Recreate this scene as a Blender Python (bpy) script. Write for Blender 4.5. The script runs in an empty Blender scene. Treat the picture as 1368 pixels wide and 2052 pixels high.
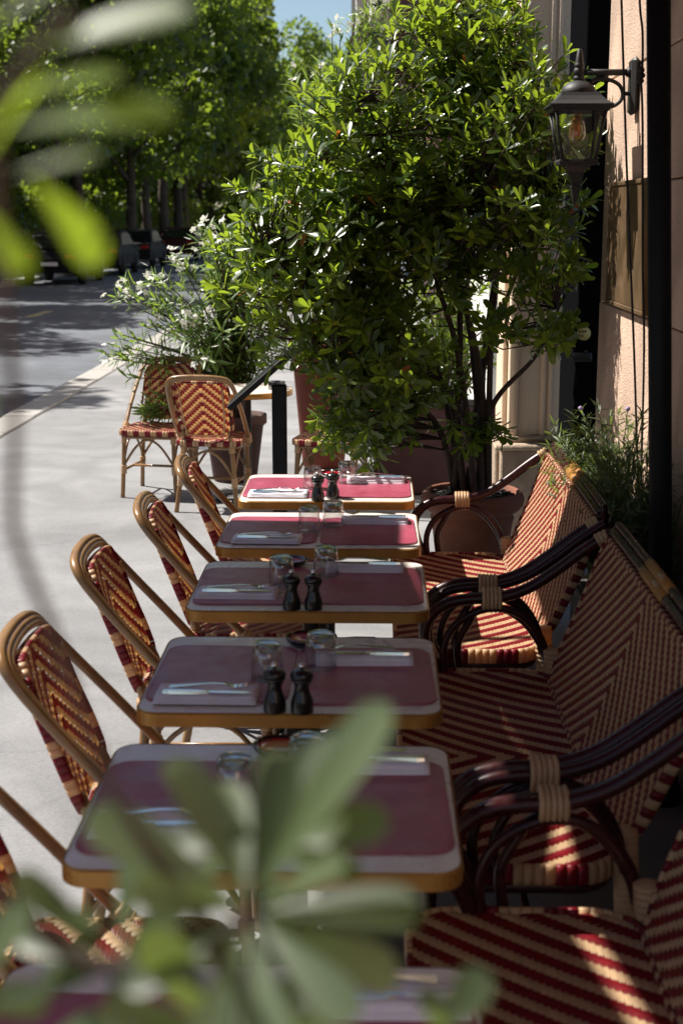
import bpy, math, random
import numpy as np
from mathutils import Vector, Matrix, Quaternion, noise as mnoise
random.seed(7)
rng = np.random.default_rng(11)
R = math.radians
sc = bpy.context.scene
COL = sc.collection

# ------------------------------------------------------------------ camera
CAM_H = 1.88
cam_d = bpy.data.cameras.new('camera')
cam = bpy.data.objects.new('camera', cam_d)
COL.objects.link(cam)
cam_d.sensor_fit = 'HORIZONTAL'
cam_d.sensor_width = 24.0
cam_d.lens = 50.0
cam_d.clip_start = 0.05
cam_d.clip_end = 2000
PITCH = math.atan(594 / 2850)
YAW = math.atan(71 / 2850 * math.cos(PITCH))
cam.location = (0, 0, CAM_H)
cam.rotation_euler = (R(90) - PITCH, 0, YAW)
cam_d.dof.use_dof = True
cam_d.dof.focus_distance = 6.1
cam_d.dof.aperture_fstop = 4.0
cam_d.dof.aperture_blades = 9
sc.camera = cam

# ------------------------------------------------------------------ light
SUN_EL, SUN_AZ = R(53), R(23)          # azimuth measured from -X towards +Y
sun_dir = Vector((-math.cos(SUN_EL) * math.cos(SUN_AZ), math.cos(SUN_EL) * math.sin(SUN_AZ), math.sin(SUN_EL)))
w = bpy.data.worlds.new('World')
sc.world = w
w.use_nodes = True
nt = w.node_tree
nt.nodes.clear()
sky = nt.nodes.new('ShaderNodeTexSky')
sky.sky_type = 'NISHITA'
sky.sun_disc = False
sky.sun_elevation = SUN_EL
sky.sun_rotation = math.atan2(sun_dir.x, sun_dir.y)
sky.air_density = 1.0
sky.dust_density = 0.3
bg = nt.nodes.new('ShaderNodeBackground')
bg.inputs['Strength'].default_value = 0.060
wo = nt.nodes.new('ShaderNodeOutputWorld')
nt.links.new(sky.outputs[0], bg.inputs[0])
nt.links.new(bg.outputs[0], wo.inputs[0])
sl = bpy.data.lights.new('sun', 'SUN')
sl.energy = 5.0
sl.angle = R(0.53)
sl.color = (1.0, 0.95, 0.87)
so = bpy.data.objects.new('sun', sl)
COL.objects.link(so)
so.rotation_euler = (-sun_dir).to_track_quat('-Z', 'Y').to_euler()
so.location = (-5, 2, 8)
vs = sc.view_settings
vs.view_transform = 'Standard'
vs.look = 'None'
vs.exposure = 0.88
vs.gamma = 1.0
vs.use_curve_mapping = False
sc.cycles.use_denoising = True
sc.cycles.max_bounces = 10
sc.cycles.transparent_max_bounces = 16
sc.cycles.sample_clamp_indirect = 6.0
sc.cycles.blur_glossy = 0.6

# ------------------------------------------------------------------ materials
MATS = {}
def pmat(name, col, rough=0.6, metal=0.0, spec=0.5, noise=None, bump=None, trans=None, coat=0.0, tint=0.0):
    """procedural principled material. noise=(scale, amount) varies colour, bump=(scale, strength, dist), trans=(colour, factor) translucent"""
    m = bpy.data.materials.new(name)
    m.use_nodes = True
    n, l = m.node_tree.nodes, m.node_tree.links
    b = n['Principled BSDF']
    b.inputs['Base Color'].default_value = (*col, 1)
    b.inputs['Roughness'].default_value = rough
    b.inputs['Metallic'].default_value = metal
    b.inputs['Specular IOR Level'].default_value = spec
    b.inputs['Coat Weight'].default_value = coat
    b.inputs['Coat Roughness'].default_value = 0.12
    tc = n.new('ShaderNodeTexCoord')
    last = None
    if noise:
        nz = n.new('ShaderNodeTexNoise')
        nz.inputs['Scale'].default_value = noise[0]
        nz.inputs['Detail'].default_value = 6
        nz.inputs['Roughness'].default_value = 0.62
        l.new(tc.outputs['Object'], nz.inputs['Vector'])
        mr = n.new('ShaderNodeMapRange')
        mr.inputs[1].default_value = 0.3
        mr.inputs[2].default_value = 0.7
        mr.inputs[3].default_value = 1 - noise[1]
        mr.inputs[4].default_value = 1 + noise[1]
        l.new(nz.outputs['Fac'], mr.inputs[0])
        mul = n.new('ShaderNodeVectorMath')
        mul.operation = 'SCALE'
        mul.inputs[0].default_value = col
        l.new(mr.outputs[0], mul.inputs['Scale'])
        l.new(mul.outputs[0], b.inputs['Base Color'])
        last = mul.outputs[0]
    if tint:
        oi = n.new('ShaderNodeObjectInfo')
        ge = n.new('ShaderNodeNewGeometry')
        ad = n.new('ShaderNodeMath'); ad.operation = 'ADD'
        l.new(oi.outputs['Random'], ad.inputs[0]); l.new(ge.outputs['Random Per Island'], ad.inputs[1])
        fr = n.new('ShaderNodeMath'); fr.operation = 'FRACT'
        l.new(ad.outputs[0], fr.inputs[0])
        mr = n.new('ShaderNodeMapRange')
        mr.inputs[3].default_value = 1 - tint; mr.inputs[4].default_value = 1 + tint
        l.new(fr.outputs[0], mr.inputs[0])
        mul = n.new('ShaderNodeVectorMath'); mul.operation = 'SCALE'
        mul.inputs[0].default_value = col
        if last: l.new(last, mul.inputs[0])
        l.new(mr.outputs[0], mul.inputs['Scale'])
        l.new(mul.outputs[0], b.inputs['Base Color'])
        last = mul.outputs[0]
    if bump:
        nb = n.new('ShaderNodeTexNoise')
        nb.inputs['Scale'].default_value = bump[0]
        nb.inputs['Detail'].default_value = 8
        l.new(tc.outputs['Object'], nb.inputs['Vector'])
        bp = n.new('ShaderNodeBump')
        bp.inputs['Strength'].default_value = bump[1]
        bp.inputs['Distance'].default_value = bump[2]
        l.new(nb.outputs['Fac'], bp.inputs['Height'])
        l.new(bp.outputs[0], b.inputs['Normal'])
    if trans:
        t = n.new('ShaderNodeBsdfTranslucent')
        t.inputs[0].default_value = (*trans[0], 1)
        mx = n.new('ShaderNodeMixShader')
        mx.inputs[0].default_value = trans[1]
        l.new(b.outputs[0], mx.inputs[1])
        l.new(t.outputs[0], mx.inputs[2])
        l.new(mx.outputs[0], n['Material Output'].inputs[0])
    MATS[name] = m
    return m

def thin_glass(name, tint, gloss=0.13):
    m = bpy.data.materials.new(name); m.use_nodes = True
    n, l = m.node_tree.nodes, m.node_tree.links
    n.remove(n['Principled BSDF'])
    t = n.new('ShaderNodeBsdfTransparent'); t.inputs[0].default_value = (*tint, 1)
    g = n.new('ShaderNodeBsdfGlossy'); g.inputs['Roughness'].default_value = 0.03
    lw0 = n.new('ShaderNodeLayerWeight'); lw0.inputs[0].default_value = .5; lp = n.new('ShaderNodeMath'); lp.operation = 'POWER'; lp.inputs[1].default_value = 2.0; l.new(lw0.outputs['Facing'], lp.inputs[0]); lw = n.new('ShaderNodeMapRange'); lw.inputs[3].default_value = gloss; lw.inputs[4].default_value = .75; l.new(lp.outputs[0], lw.inputs[0])
    mx = n.new('ShaderNodeMixShader')
    l.new(lw.outputs[0], mx.inputs[0]); l.new(t.outputs[0], mx.inputs[1]); l.new(g.outputs[0], mx.inputs[2])
    l.new(mx.outputs[0], n['Material Output'].inputs[0])
    MATS[name] = m
    return m

M = dict(
    asphalt=pmat('asphalt', (.118, .128, .148), .9, noise=(.9, .18), bump=(160, .5, .006)),
    pavement=pmat('pavement', (.225, .223, .227), .88, noise=(.55, .16), bump=(220, .35, .004)),
    earth=pmat('earth', (.16, .15, .13), .95, noise=(.3, .3)),
    kerb=pmat('kerb_granite', (.34, .325, .30), .8, noise=(9, .12), bump=(60, .3, .004), tint=.08),
    paint=pmat('road_paint', (.42, .36, .2), .7, noise=(6, .3)),
    stone=pmat('limestone', (.62, .435, .325), .85, noise=(2.2, .16), bump=(130, .85, .012), tint=.05),
    stone_pale=pmat('limestone_pale', (.74, .56, .41), .85, noise=(2.2, .12), bump=(70, .5, .006), tint=.04),
    stone_base=pmat('limestone_plinth', (.38, .285, .21), .85, noise=(9, .3), bump=(60, .5, .008)),
    mortar=pmat('mortar', (.40, .33, .26), .95, noise=(30, .2)),
    white_wall=pmat('white_render', (.74, .72, .68), .8, noise=(3, .06)),
    dark_paint=pmat('dark_paint', (.008, .008, .009), .6, spec=.25, noise=(14, .3)),
    black_door=pmat('black_door', (.006, .006, .007), .95, spec=.0),
    maroon_front=pmat('maroon_shopfront', (.05, .012, .014), .6, noise=(5, .2)),
    black_metal=pmat('black_metal', (.016, .015, .015), .42, metal=.0, spec=.5, noise=(30, .25), bump=(200, .15, .002)),
    lamp_metal=pmat('lamp_metal', (.020, .018, .018), .55, noise=(40, .3), bump=(260, .35, .002)),
    chrome=pmat('polished_steel', (.88, .87, .85), .2, metal=1.0),
    iron=pmat('cast_iron', (.02, .02, .021), .5, bump=(120, .3, .003)),
    laminate=pmat('cream_laminate', (.72, .63, .58), .27, noise=(5, .05), spec=.7),
    brass=pmat('brass_edge', (.40, .20, .045), .38, metal=.45, noise=(7, .22)),
    leather=pmat('burgundy_leather', (.34, .056, .098), .34, spec=.8, noise=(9, .16), bump=(420, .30, .0015)),
    stitch=pmat('stitch', (.36, .10, .13), .6),
    linen=pmat('linen', (.80, .74, .80), .9, noise=(30, .04), bump=(700, .35, .0012)),
    mill=pmat('black_lacquer', (.008, .008, .008), .28, coat=.3),
    dish=pmat('dish_black', (.010, .008, .009), .12, coat=.6),
    dish_red=pmat('dish_red', (.40, .012, .02), .15, coat=.6),
    cream=pmat('cream_strand', (.60, .41, .235), .42, spec=.4, trans=((.95, .50, .14), .31), tint=.12),
    red=pmat('red_strand', (.17, .005, .010), .40, spec=.4, trans=((.80, .03, .02), .13), tint=.2),
    honey=pmat('honey_cane', (.25, .130, .046), .32, noise=(8, .35), bump=(25, .12, .004), coat=.25),
    maroon_cane=pmat('maroon_cane', (.034, .0055, .006), .30, spec=.35, noise=(10, .4), bump=(22, .1, .004)),
    ferrule=pmat('bamboo_ferrule', (.36, .165, .042), .35, noise=(14, .35)),
    terracotta=pmat('terracotta', (.19, .066, .036), .82, noise=(5, .3), bump=(60, .4, .006)),
    terracotta_red=pmat('terracotta_red', (.20, .042, .024), .8, noise=(5, .2), bump=(50, .3, .005)),
    terracotta_dark=pmat('terracotta_dark', (.075, .032, .026), .8, noise=(5, .3)),
    soil=pmat('soil', (.05, .045, .042), .95, noise=(25, .5), bump=(40, .8, .02)),
    bark=pmat('bark', (.055, .032, .024), .85, noise=(20, .35), bump=(60, .6, .006)),
    bark_far=pmat('bark_plane', (.075, .055, .042), .9, noise=(3, .4), bump=(9, .7, .05)),
    leaf=pmat('glossy_leaf', (.020, .046, .008), .30, spec=.5, trans=((.50, .68, .045), .32), tint=.4, coat=.0),
    leaf_fg=pmat('near_leaf', (.062, .086, .043), .40, spec=.5, trans=((.36, .50, .06), .24), tint=.5, coat=.0),
    leaf_sunlit=pmat('near_sunlit_leaf', (.05, .09, .016), .42, spec=.5, trans=((.50, .68, .03), .5), tint=.2),  # copy of the near leaf, sunlight put into its yellower, more translucent colour
    leaf_ole=pmat('oleander_leaf', (.085, .15, .04), .4, trans=((.38, .54, .07), .34), tint=.3),
    leaf_herb=pmat('herb_leaf', (.048, .074, .026), .5, trans=((.30, .44, .06), .26), tint=.35),
    leaf_tree=pmat('plane_leaf', (.035, .064, .012), .5, trans=((.36, .50, .04), .36), tint=.5),
    leaf_old=pmat('withered_leaf', (.42, .13, .03), .6, trans=((.6, .2, .03), .3), tint=.2),
    petal=pmat('white_petal', (.84, .83, .76), .7, trans=((.8, .8, .7), .3)),
    lilac=pmat('lilac_petal', (.45, .33, .55), .7),
    bronze=pmat('bronze_plate', (.125, .078, .040), .45, metal=.2, noise=(4, .4)),
    frame_gold=pmat('gold_frame', (.22, .11, .03), .4, metal=.3, noise=(9, .2)),
    maroon_cloth=pmat('maroon_cloth', (.045, .014, .020), .8, noise=(20, .15)),
    script=pmat('script_paint', (.22, .18, .15), .6),
    fabric=pmat('awning_cloth', (.16, .03, .03), .9, noise=(10, .1)),
    car_dark=pmat('car_paint_dark', (.006, .006, .008), .6, spec=.2),
    car_grey=pmat('car_paint_grey', (.010, .010, .011), .6, spec=.2),
    car_red=pmat('car_paint_red', (.05, .012, .010), .6, spec=.2),
    car_glass=pmat('car_window', (.008, .009, .010), .3, spec=.3),
    rubber=pmat('rubber', (.012, .012, .012), .8),
    tail=pmat('tail_lamp', (.35, .012, .008), .4),
    bulb_amber=thin_glass('amber_glass', (.97, .80, .50)),
    glass=thin_glass('clear_glass', (.97, .98, .98)),
    filament=pmat('filament', (.75, .28, .06), .35, metal=.5),
    far_roof=pmat('zinc_roof', (.22, .23, .25), .6),
    window=pmat('window_glass', (.02, .022, .026), .25),
    sticker=pmat('sticker_yellow', (.62, .52, .20), .5),
    ink=pmat('ink', (.10, .09, .04), .6),
    tag_white=pmat('tag_white', (.8, .8, .8), .5),
    rope=pmat('dark_cord', (.02, .017, .017), .7),
)
gm = bpy.data.materials.new('thick_glass'); gm.use_nodes = True
_b = gm.node_tree.nodes['Principled BSDF']
_b.inputs['Transmission Weight'].default_value = 1.0; _b.inputs['Roughness'].default_value = .02; _b.inputs['IOR'].default_value = 1.45
M['thick_glass'] = gm

def speckle(m, scale, amt):
    n, l = m.node_tree.nodes, m.node_tree.links
    b = n['Principled BSDF']; src = b.inputs['Base Color'].links[0].from_socket
    tc = n.new('ShaderNodeTexCoord'); vo = n.new('ShaderNodeTexVoronoi'); vo.inputs['Scale'].default_value = scale
    l.new(tc.outputs['Object'], vo.inputs['Vector'])
    wn = n.new('ShaderNodeTexNoise'); wn.inputs['Scale'].default_value = scale * .012; wn.inputs['Detail'].default_value = 10; wn.inputs['Distortion'].default_value = 1.2
    l.new(tc.outputs['Object'], wn.inputs['Vector'])
    sp = n.new('ShaderNodeSeparateColor'); l.new(vo.outputs['Color'], sp.inputs[0])
    m1 = n.new('ShaderNodeMapRange'); m1.inputs[3].default_value = 1 - amt; m1.inputs[4].default_value = 1 + amt; l.new(sp.outputs[0], m1.inputs[0])
    m2 = n.new('ShaderNodeMapRange'); m2.inputs[1].default_value = .36; m2.inputs[2].default_value = .64; m2.inputs[3].default_value = .84; m2.inputs[4].default_value = 1.10; l.new(wn.outputs['Fac'], m2.inputs[0])
    mm = n.new('ShaderNodeMath'); mm.operation = 'MULTIPLY'; l.new(m1.outputs[0], mm.inputs[0]); l.new(m2.outputs[0], mm.inputs[1])
    vm = n.new('ShaderNodeVectorMath'); vm.operation = 'SCALE'; l.new(src, vm.inputs[0]); l.new(mm.outputs[0], vm.inputs['Scale'])
    l.new(vm.outputs[0], b.inputs['Base Color'])
def smear(m, scale, lo, hi):
    n, l = m.node_tree.nodes, m.node_tree.links
    tc = n.new('ShaderNodeTexCoord'); oi = n.new('ShaderNodeObjectInfo'); ad = n.new('ShaderNodeVectorMath'); ad.operation = 'ADD'
    cx = n.new('ShaderNodeCombineXYZ'); mu = n.new('ShaderNodeMath'); mu.operation = 'MULTIPLY'; mu.inputs[1].default_value = 37.0
    l.new(oi.outputs['Random'], mu.inputs[0]); l.new(mu.outputs[0], cx.inputs[0]); l.new(tc.outputs['Object'], ad.inputs[0]); l.new(cx.outputs[0], ad.inputs[1])
    nz = n.new('ShaderNodeTexNoise'); nz.inputs['Scale'].default_value = scale; nz.inputs['Detail'].default_value = 7; nz.inputs['Distortion'].default_value = 1.5
    l.new(ad.outputs[0], nz.inputs['Vector'])
    mr = n.new('ShaderNodeMapRange'); mr.inputs[1].default_value = .3; mr.inputs[2].default_value = .7; mr.inputs[3].default_value = lo; mr.inputs[4].default_value = hi
    l.new(nz.outputs['Fac'], mr.inputs[0]); l.new(mr.outputs[0], n['Principled BSDF'].inputs['Roughness'])
smear(M['laminate'], 7, .18, .42); smear(M['leather'], 9, .26, .48); smear(M['brass'], 14, .26, .5); smear(M['honey'], 20, .24, .45); smear(M['maroon_cane'], 18, .2, .42); smear(M['bronze'], 6, .3, .6)
def cracks(m, scale, dark):
    n, l = m.node_tree.nodes, m.node_tree.links
    b = n['Principled BSDF']; src = b.inputs['Base Color'].links[0].from_socket
    tc = n.new('ShaderNodeTexCoord'); nz = n.new('ShaderNodeTexNoise'); nz.inputs['Scale'].default_value = 1.6; nz.inputs['Detail'].default_value = 5
    l.new(tc.outputs['Object'], nz.inputs['Vector'])
    ad = n.new('ShaderNodeVectorMath'); ad.operation = 'MULTIPLY_ADD'; ad.inputs[1].default_value = (.5, .5, .5)
    l.new(nz.outputs['Color'], ad.inputs[0]); l.new(tc.outputs['Object'], ad.inputs[2])
    vo = n.new('ShaderNodeTexVoronoi'); vo.feature = 'DISTANCE_TO_EDGE'; vo.inputs['Scale'].default_value = scale; l.new(ad.outputs[0], vo.inputs['Vector'])
    mr = n.new('ShaderNodeMapRange'); mr.inputs[1].default_value = .001; mr.inputs[2].default_value = .006; mr.inputs[3].default_value = dark; mr.inputs[4].default_value = 1.0; l.new(vo.outputs['Distance'], mr.inputs[0])
    vm = n.new('ShaderNodeVectorMath'); vm.operation = 'SCALE'; l.new(src, vm.inputs[0]); l.new(mr.outputs[0], vm.inputs['Scale']); l.new(vm.outputs[0], b.inputs['Base Color'])
speckle(M['pavement'], 130, .10); cracks(M['pavement'], .32, .90); cracks(M['asphalt'], .3, .7); speckle(M['asphalt'], 90, .25); speckle(M['stone'], 170, .10)

# ------------------------------------------------------------------ mesh helpers
class MB:
    def __init__(s):
        s.v, s.f, s.mi, s.sm, s.uv, s.has_uv = [], [], [], [], [], False
    def add(s, verts, faces, mi=0, smooth=True, uvs=None):
        o = len(s.v)
        s.v.extend([tuple(p) for p in verts])
        for k, f in enumerate(faces):
            s.f.append([i + o for i in f]); s.mi.append(mi); s.sm.append(smooth)
            if uvs is not None:
                s.uv.append(uvs[k]); s.has_uv = True
            else:
                s.uv.append([(0, 0)] * len(f))
        return s
    def box(s, c, d, mi=0, rot=None, bev=0.0):
        x, y, z = d[0] / 2, d[1] / 2, d[2] / 2
        if bev <= 0:
            vs_ = [(-x, -y, -z), (x, -y, -z), (x, y, -z), (-x, y, -z), (-x, -y, z), (x, -y, z), (x, y, z), (-x, y, z)]
            fs = [(0, 3, 2, 1), (4, 5, 6, 7), (0, 1, 5, 4), (1, 2, 6, 5), (2, 3, 7, 6), (3, 0, 4, 7)]
        else:
            b = min(bev, x * .9, y * .9, z * .9)
            vs_, fs, idx = [], [], {}
            for sx in (-1, 1):
                for sy in (-1, 1):
                    for sz in (-1, 1):
                        for a in range(3):
                            p = [sx * (x - b), sy * (y - b), sz * (z - b)]
                            p[a] += (sx, sy, sz)[a] * b
                            idx[(sx, sy, sz, a)] = len(vs_); vs_.append(tuple(p))
            def g(sx, sy, sz, a): return idx[(sx, sy, sz, a)]
            for q in (-1, 1):
                f = [g(q, -1, -1, 0), g(q, 1, -1, 0), g(q, 1, 1, 0), g(q, -1, 1, 0)]; fs.append(f if q > 0 else f[::-1])
                f = [g(-1, q, -1, 1), g(-1, q, 1, 1), g(1, q, 1, 1), g(1, q, -1, 1)]; fs.append(f if q > 0 else f[::-1])
                f = [g(-1, -1, q, 2), g(1, -1, q, 2), g(1, 1, q, 2), g(-1, 1, q, 2)]; fs.append(f if q > 0 else f[::-1])
            for a_ in (-1, 1):
                for b_ in (-1, 1):
                    fs.append([g(-1, a_, b_, 1), g(1, a_, b_, 1), g(1, a_, b_, 2), g(-1, a_, b_, 2)])
                    fs.append([g(a_, -1, b_, 0), g(a_, 1, b_, 0), g(a_, 1, b_, 2), g(a_, -1, b_, 2)])
                    fs.append([g(a_, b_, -1, 0), g(a_, b_, 1, 0), g(a_, b_, 1, 1), g(a_, b_, -1, 1)])
            for sx in (-1, 1):
                for sy in (-1, 1):
                    for sz in (-1, 1):
                        fs.append([g(sx, sy, sz, 0), g(sx, sy, sz, 1), g(sx, sy, sz, 2)])
        if rot is not None:
            vs_ = [rot @ Vector(p) for p in vs_]
        c = Vector(c)
        return s.add([Vector(p) + c for p in vs_], fs, mi, False)
    def tube(s, pts, r, seg=8, mi=0, caps=True, closed=False):
        pts = [Vector(p) for p in pts]
        n = len(pts)
        rr = list(r) if hasattr(r, '__len__') else [r] * n
        tang = []
        for i in range(n):
            if closed: t = pts[(i + 1) % n] - pts[i - 1]
            else: t = pts[min(i + 1, n - 1)] - pts[max(i - 1, 0)]
            tang.append(t.normalized() if t.length > 1e-9 else Vector((0, 0, 1)))
        a = tang[0].orthogonal().normalized()
        vs_, fs = [], []
        for i in range(n):
            if i:
                q = tang[i - 1].rotation_difference(tang[i])
                a = q @ a
            a = (a - tang[i] * a.dot(tang[i])).normalized()
            b = tang[i].cross(a)
            for k in range(seg):
                an = 2 * math.pi * k / seg
                vs_.append(pts[i] + (a * math.cos(an) + b * math.sin(an)) * rr[i])
        m = n if closed else n - 1
        for i in range(m):
            j = (i + 1) % n
            for k in range(seg):
                k2 = (k + 1) % seg
                fs.append((i * seg + k, i * seg + k2, j * seg + k2, j * seg + k))
        if caps and not closed:
            fs.append(tuple(range(seg))[::-1]); fs.append(tuple((n - 1) * seg + k for k in range(seg)))
        return s.add(vs_, fs, mi, True)
    def lathe(s, prof, seg=24, c=(0, 0, 0), mi=0, closed=False, ang0=0.0, smooth=True):
        vs_, fs = [], []
        n = len(prof)
        for (r, z) in prof:
            for k in range(seg):
                an = 2 * math.pi * k / seg + ang0
                vs_.append((c[0] + r * math.cos(an), c[1] + r * math.sin(an), c[2] + z))
        for i in range(n if closed else n - 1):
            j = (i + 1) % n
            for k in range(seg):
                k2 = (k + 1) % seg
                fs.append((i * seg + k, i * seg + k2, j * seg + k2, j * seg + k))
        if not closed:
            if prof[0][0] > 1e-4: fs.append(tuple(range(seg))[::-1])
            if prof[-1][0] > 1e-4: fs.append(tuple((n - 1) * seg + k for k in range(seg)))
        return s.add(vs_, fs, mi, smooth)
    def prism(s, poly, z0, z1, mi=0, mi_side=None, bev=0.0):
        """poly: ccw list of (x, y)"""
        n = len(poly)
        mi_side = mi if mi_side is None else mi_side
        P = [Vector((p[0], p[1])) for p in poly]
        cen = sum(P, Vector((0, 0))) / n
        def ins(d):
            out = []
            for i in range(n):
                e0 = (P[i] - P[i - 1]); e1 = (P[(i + 1) % n] - P[i])
                n0 = Vector((-e0.y, e0.x)).normalized(); n1 = Vector((-e1.y, e1.x)).normalized()
                b = n0 + n1
                b = b / max(b.length_squared / 2, .2)
                out.append(P[i] + b * d)
            return out
        rings = [(P, z0)]
        if bev > 0:
            rings += [(P, z1 - bev), (ins(bev * .3), z1 - bev * .3), (ins(bev), z1)]
        else:
            rings += [(P, z1)]
        vs_ = [(p.x, p.y, z) for ring, z in rings for p in ring]
        fs = []
        for q in range(len(rings) - 1):
            for i in range(n):
                j = (i + 1) % n
                fs.append((q * n + i, q * n + j, (q + 1) * n + j, (q + 1) * n + i))
        s.add(vs_, fs, mi_side, False)
        k = len(rings) - 1
        s.add([(p.x, p.y, rings[k][1]) for p in rings[k][0]], [tuple(range(n))], mi, False)
        s.add([(p.x, p.y, z0) for p in P], [tuple(range(n))[::-1]], mi_side, False)
        return s
    def mesh(s, name, mats):
        me = bpy.data.meshes.new(name)
        me.from_pydata(s.v, [], s.f)
        for m in (mats if isinstance(mats, (list, tuple)) else [mats]):
            me.materials.append(m)
        me.polygons.foreach_set('material_index', s.mi)
        me.polygons.foreach_set('use_smooth', s.sm)
        if s.has_uv:
            uvl = me.uv_layers.new(name='UVMap')
            flat = [c for f in s.uv for p in f for c in p]
            uvl.data.foreach_set('uv', flat)
        me.update()
        return me
    def build(s, name, mats, parent=None, loc=(0, 0, 0), rz=0):
        o = bpy.data.objects.new(name, s.mesh(name, mats))
        COL.objects.link(o)
        if parent: o.parent = parent
        o.location = loc
        o.rotation_euler = (0, 0, rz)
        return o

def link(name, me, parent=None, loc=(0, 0, 0), rz=0):
    o = bpy.data.objects.new(name, me); COL.objects.link(o)
    if parent: o.parent = parent
    o.location = loc; o.rotation_euler = (0, 0, rz)
    return o
def tag(o, label=None, cat=None, group=None, kind=None):
    if label: o['label'] = label
    if cat: o['category'] = cat
    if group: o['group'] = group
    if kind: o['kind'] = kind
    return o
def thing(name, label, cat, loc=(0, 0, 0), rz=0, group=None):
    o = bpy.data.objects.new(name, None); COL.objects.link(o)
    o.empty_display_size = .1
    o.location = loc; o.rotation_euler = (0, 0, rz)
    return tag(o, label, cat, group)
def copy_tree(o, parent=None):
    c = o.copy(); COL.objects.link(c); c.parent = parent
    for ch in list(o.children): copy_tree(ch, c)
    return c
def smooth(pts, n=6, closed=False):
    P = [Vector(p) for p in pts]; out = []
    m = len(P)
    for i in range(m if closed else m - 1):
        if closed: p0, p1, p2, p3 = P[i - 1], P[i], P[(i + 1) % m], P[(i + 2) % m]
        else: p0, p1, p2, p3 = P[max(i - 1, 0)], P[i], P[i + 1], P[min(i + 2, m - 1)]
        for k in range(n):
            t = k / n
            out.append(.5 * ((2 * p1) + (p2 - p0) * t + (2 * p0 - 5 * p1 + 4 * p2 - p3) * t * t + (3 * p1 - p0 - 3 * p2 + p3) * t ** 3))
    if not closed: out.append(P[-1])
    return out
def rrect(x0, y0, x1, y1, r, n=6):
    out = []
    for (cx, cy, a0) in ((x1 - r, y1 - r, 0), (x0 + r, y1 - r, 90), (x0 + r, y0 + r, 180), (x1 - r, y0 + r, 270)):
        for k in range(n + 1):
            a = R(a0 + 90 * k / n)
            out.append((cx + r * math.cos(a), cy + r * math.sin(a)))
    return out
def inside(p, poly):
    x, y = p; c = False; n = len(poly)
    for i in range(n):
        x1, y1 = poly[i]; x2, y2 = poly[i - 1]
        if (y1 > y) != (y2 > y) and x < (x2 - x1) * (y - y1) / (y2 - y1) + x1: c = not c
    return c

def weave(mb, poly, a, b, per, half, fmap, sym=True, flip=1, hgt=.0035, strands=3, jit=.0006):
    """twill weave inside poly (u, v). cream strands float along v, red ones along u. fmap(u, v, h) -> 3D"""
    us = [p[0] for p in poly]; vs_ = [p[1] for p in poly]
    i0, i1 = int(math.floor(min(us) / a)), int(math.ceil(max(us) / a))
    j0, j1 = int(math.floor(min(vs_) / b)), int(math.ceil(max(vs_) / b))
    def cell(i, j):
        ii = (abs(i + .5) - .5) if sym else i
        return int(math.floor(flip * j + ii)) % per < half
    ok = {}
    for i in range(i0, i1 + 1):
        for j in range(j0, j1 + 1):
            if inside(((i + .5) * a, (j + .5) * b), poly): ok[(i, j)] = cell(i, j)
    def pillow(u0, u1, v0, v1, along_v, mi):
        g = .0004
        h = hgt * random.uniform(.8, 1.15)
        j_ = random.uniform(-jit, jit)
        if along_v:
            n = strands
            for k in range(n):
                s0 = u0 + (u1 - u0) * k / n - .0007; s1 = u0 + (u1 - u0) * (k + 1) / n + .0007
                sm_ = (s0 + s1) / 2
                L = [v0 - .0035, v0 + (v1 - v0) * .28, v1 - (v1 - v0) * .28, v1 + .0035]
                H = [-.0016, h, h, -.0016]
                vv = []
                for q in range(4):
                    for (uu, hh) in ((s0, H[q] - .0018), (sm_, H[q] + .0006), (s1, H[q] - .0018)):
                        vv.append(fmap(uu + j_, L[q], hh))
                ff = []
                for q in range(3):
                    for e in range(2):
                        ff.append((q * 3 + e, q * 3 + e + 1, (q + 1) * 3 + e + 1, (q + 1) * 3 + e))
                mb.add(vv, ff, mi, True)
        else:
            n = 2
            for k in range(n):
                s0 = v0 + (v1 - v0) * k / n - .0007; s1 = v0 + (v1 - v0) * (k + 1) / n + .0007
                sm_ = (s0 + s1) / 2
                L = [u0 - .0040, u0 + (u1 - u0) * .16, u1 - (u1 - u0) * .16, u1 + .0040]
                H = [-.0018, h * 1.05, h * 1.05, -.0018]
                vv = []
                for q in range(4):
                    for (w_, hh) in ((s0, H[q] - .0016), (sm_, H[q] + .0006), (s1, H[q] - .0016)):
                        vv.append(fmap(L[q], w_ + j_ * .5, hh))
                ff = []
                for q in range(3):
                    for e in range(2):
                        ff.append((q * 3 + e, (q + 1) * 3 + e, (q + 1) * 3 + e + 1, q * 3 + e + 1))
                mb.add(vv, ff, mi, True)
    for i in range(i0, i1 + 1):
        j = j0
        while j <= j1:
            if ok.get((i, j)) is True:
                k = j
                while ok.get((i, k + 1)) is True: k += 1
                pillow(i * a, (i + 1) * a, j * b, (k + 1) * b, True, 0)
                j = k + 1
            else: j += 1
    for j in range(j0, j1 + 1):
        i = i0
        while i <= i1:
            if ok.get((i, j)) is False:
                k = i
                while ok.get((k + 1, j)) is False and not (sym and k == -1): k += 1
                pillow(i * a, (k + 1) * a, j * b, (j + 1) * b, False, 1)
                i = k + 1
            else: i += 1

def wrap_tube(mb, p0, p1, r, turns, mi=0, seg=10):
    """binding wound round a cane: ribbed sleeve"""
    p0, p1 = Vector(p0), Vector(p1); pts, rr = [], []
    for k in range(turns):
        for t, q in ((.04, .86), (.3, 1.0), (.7, 1.0), (.96, .86)):
            pts.append(p0.lerp(p1, (k + t) / turns)); rr.append(r * q)
    mb.tube(pts, rr, seg, mi)

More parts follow.
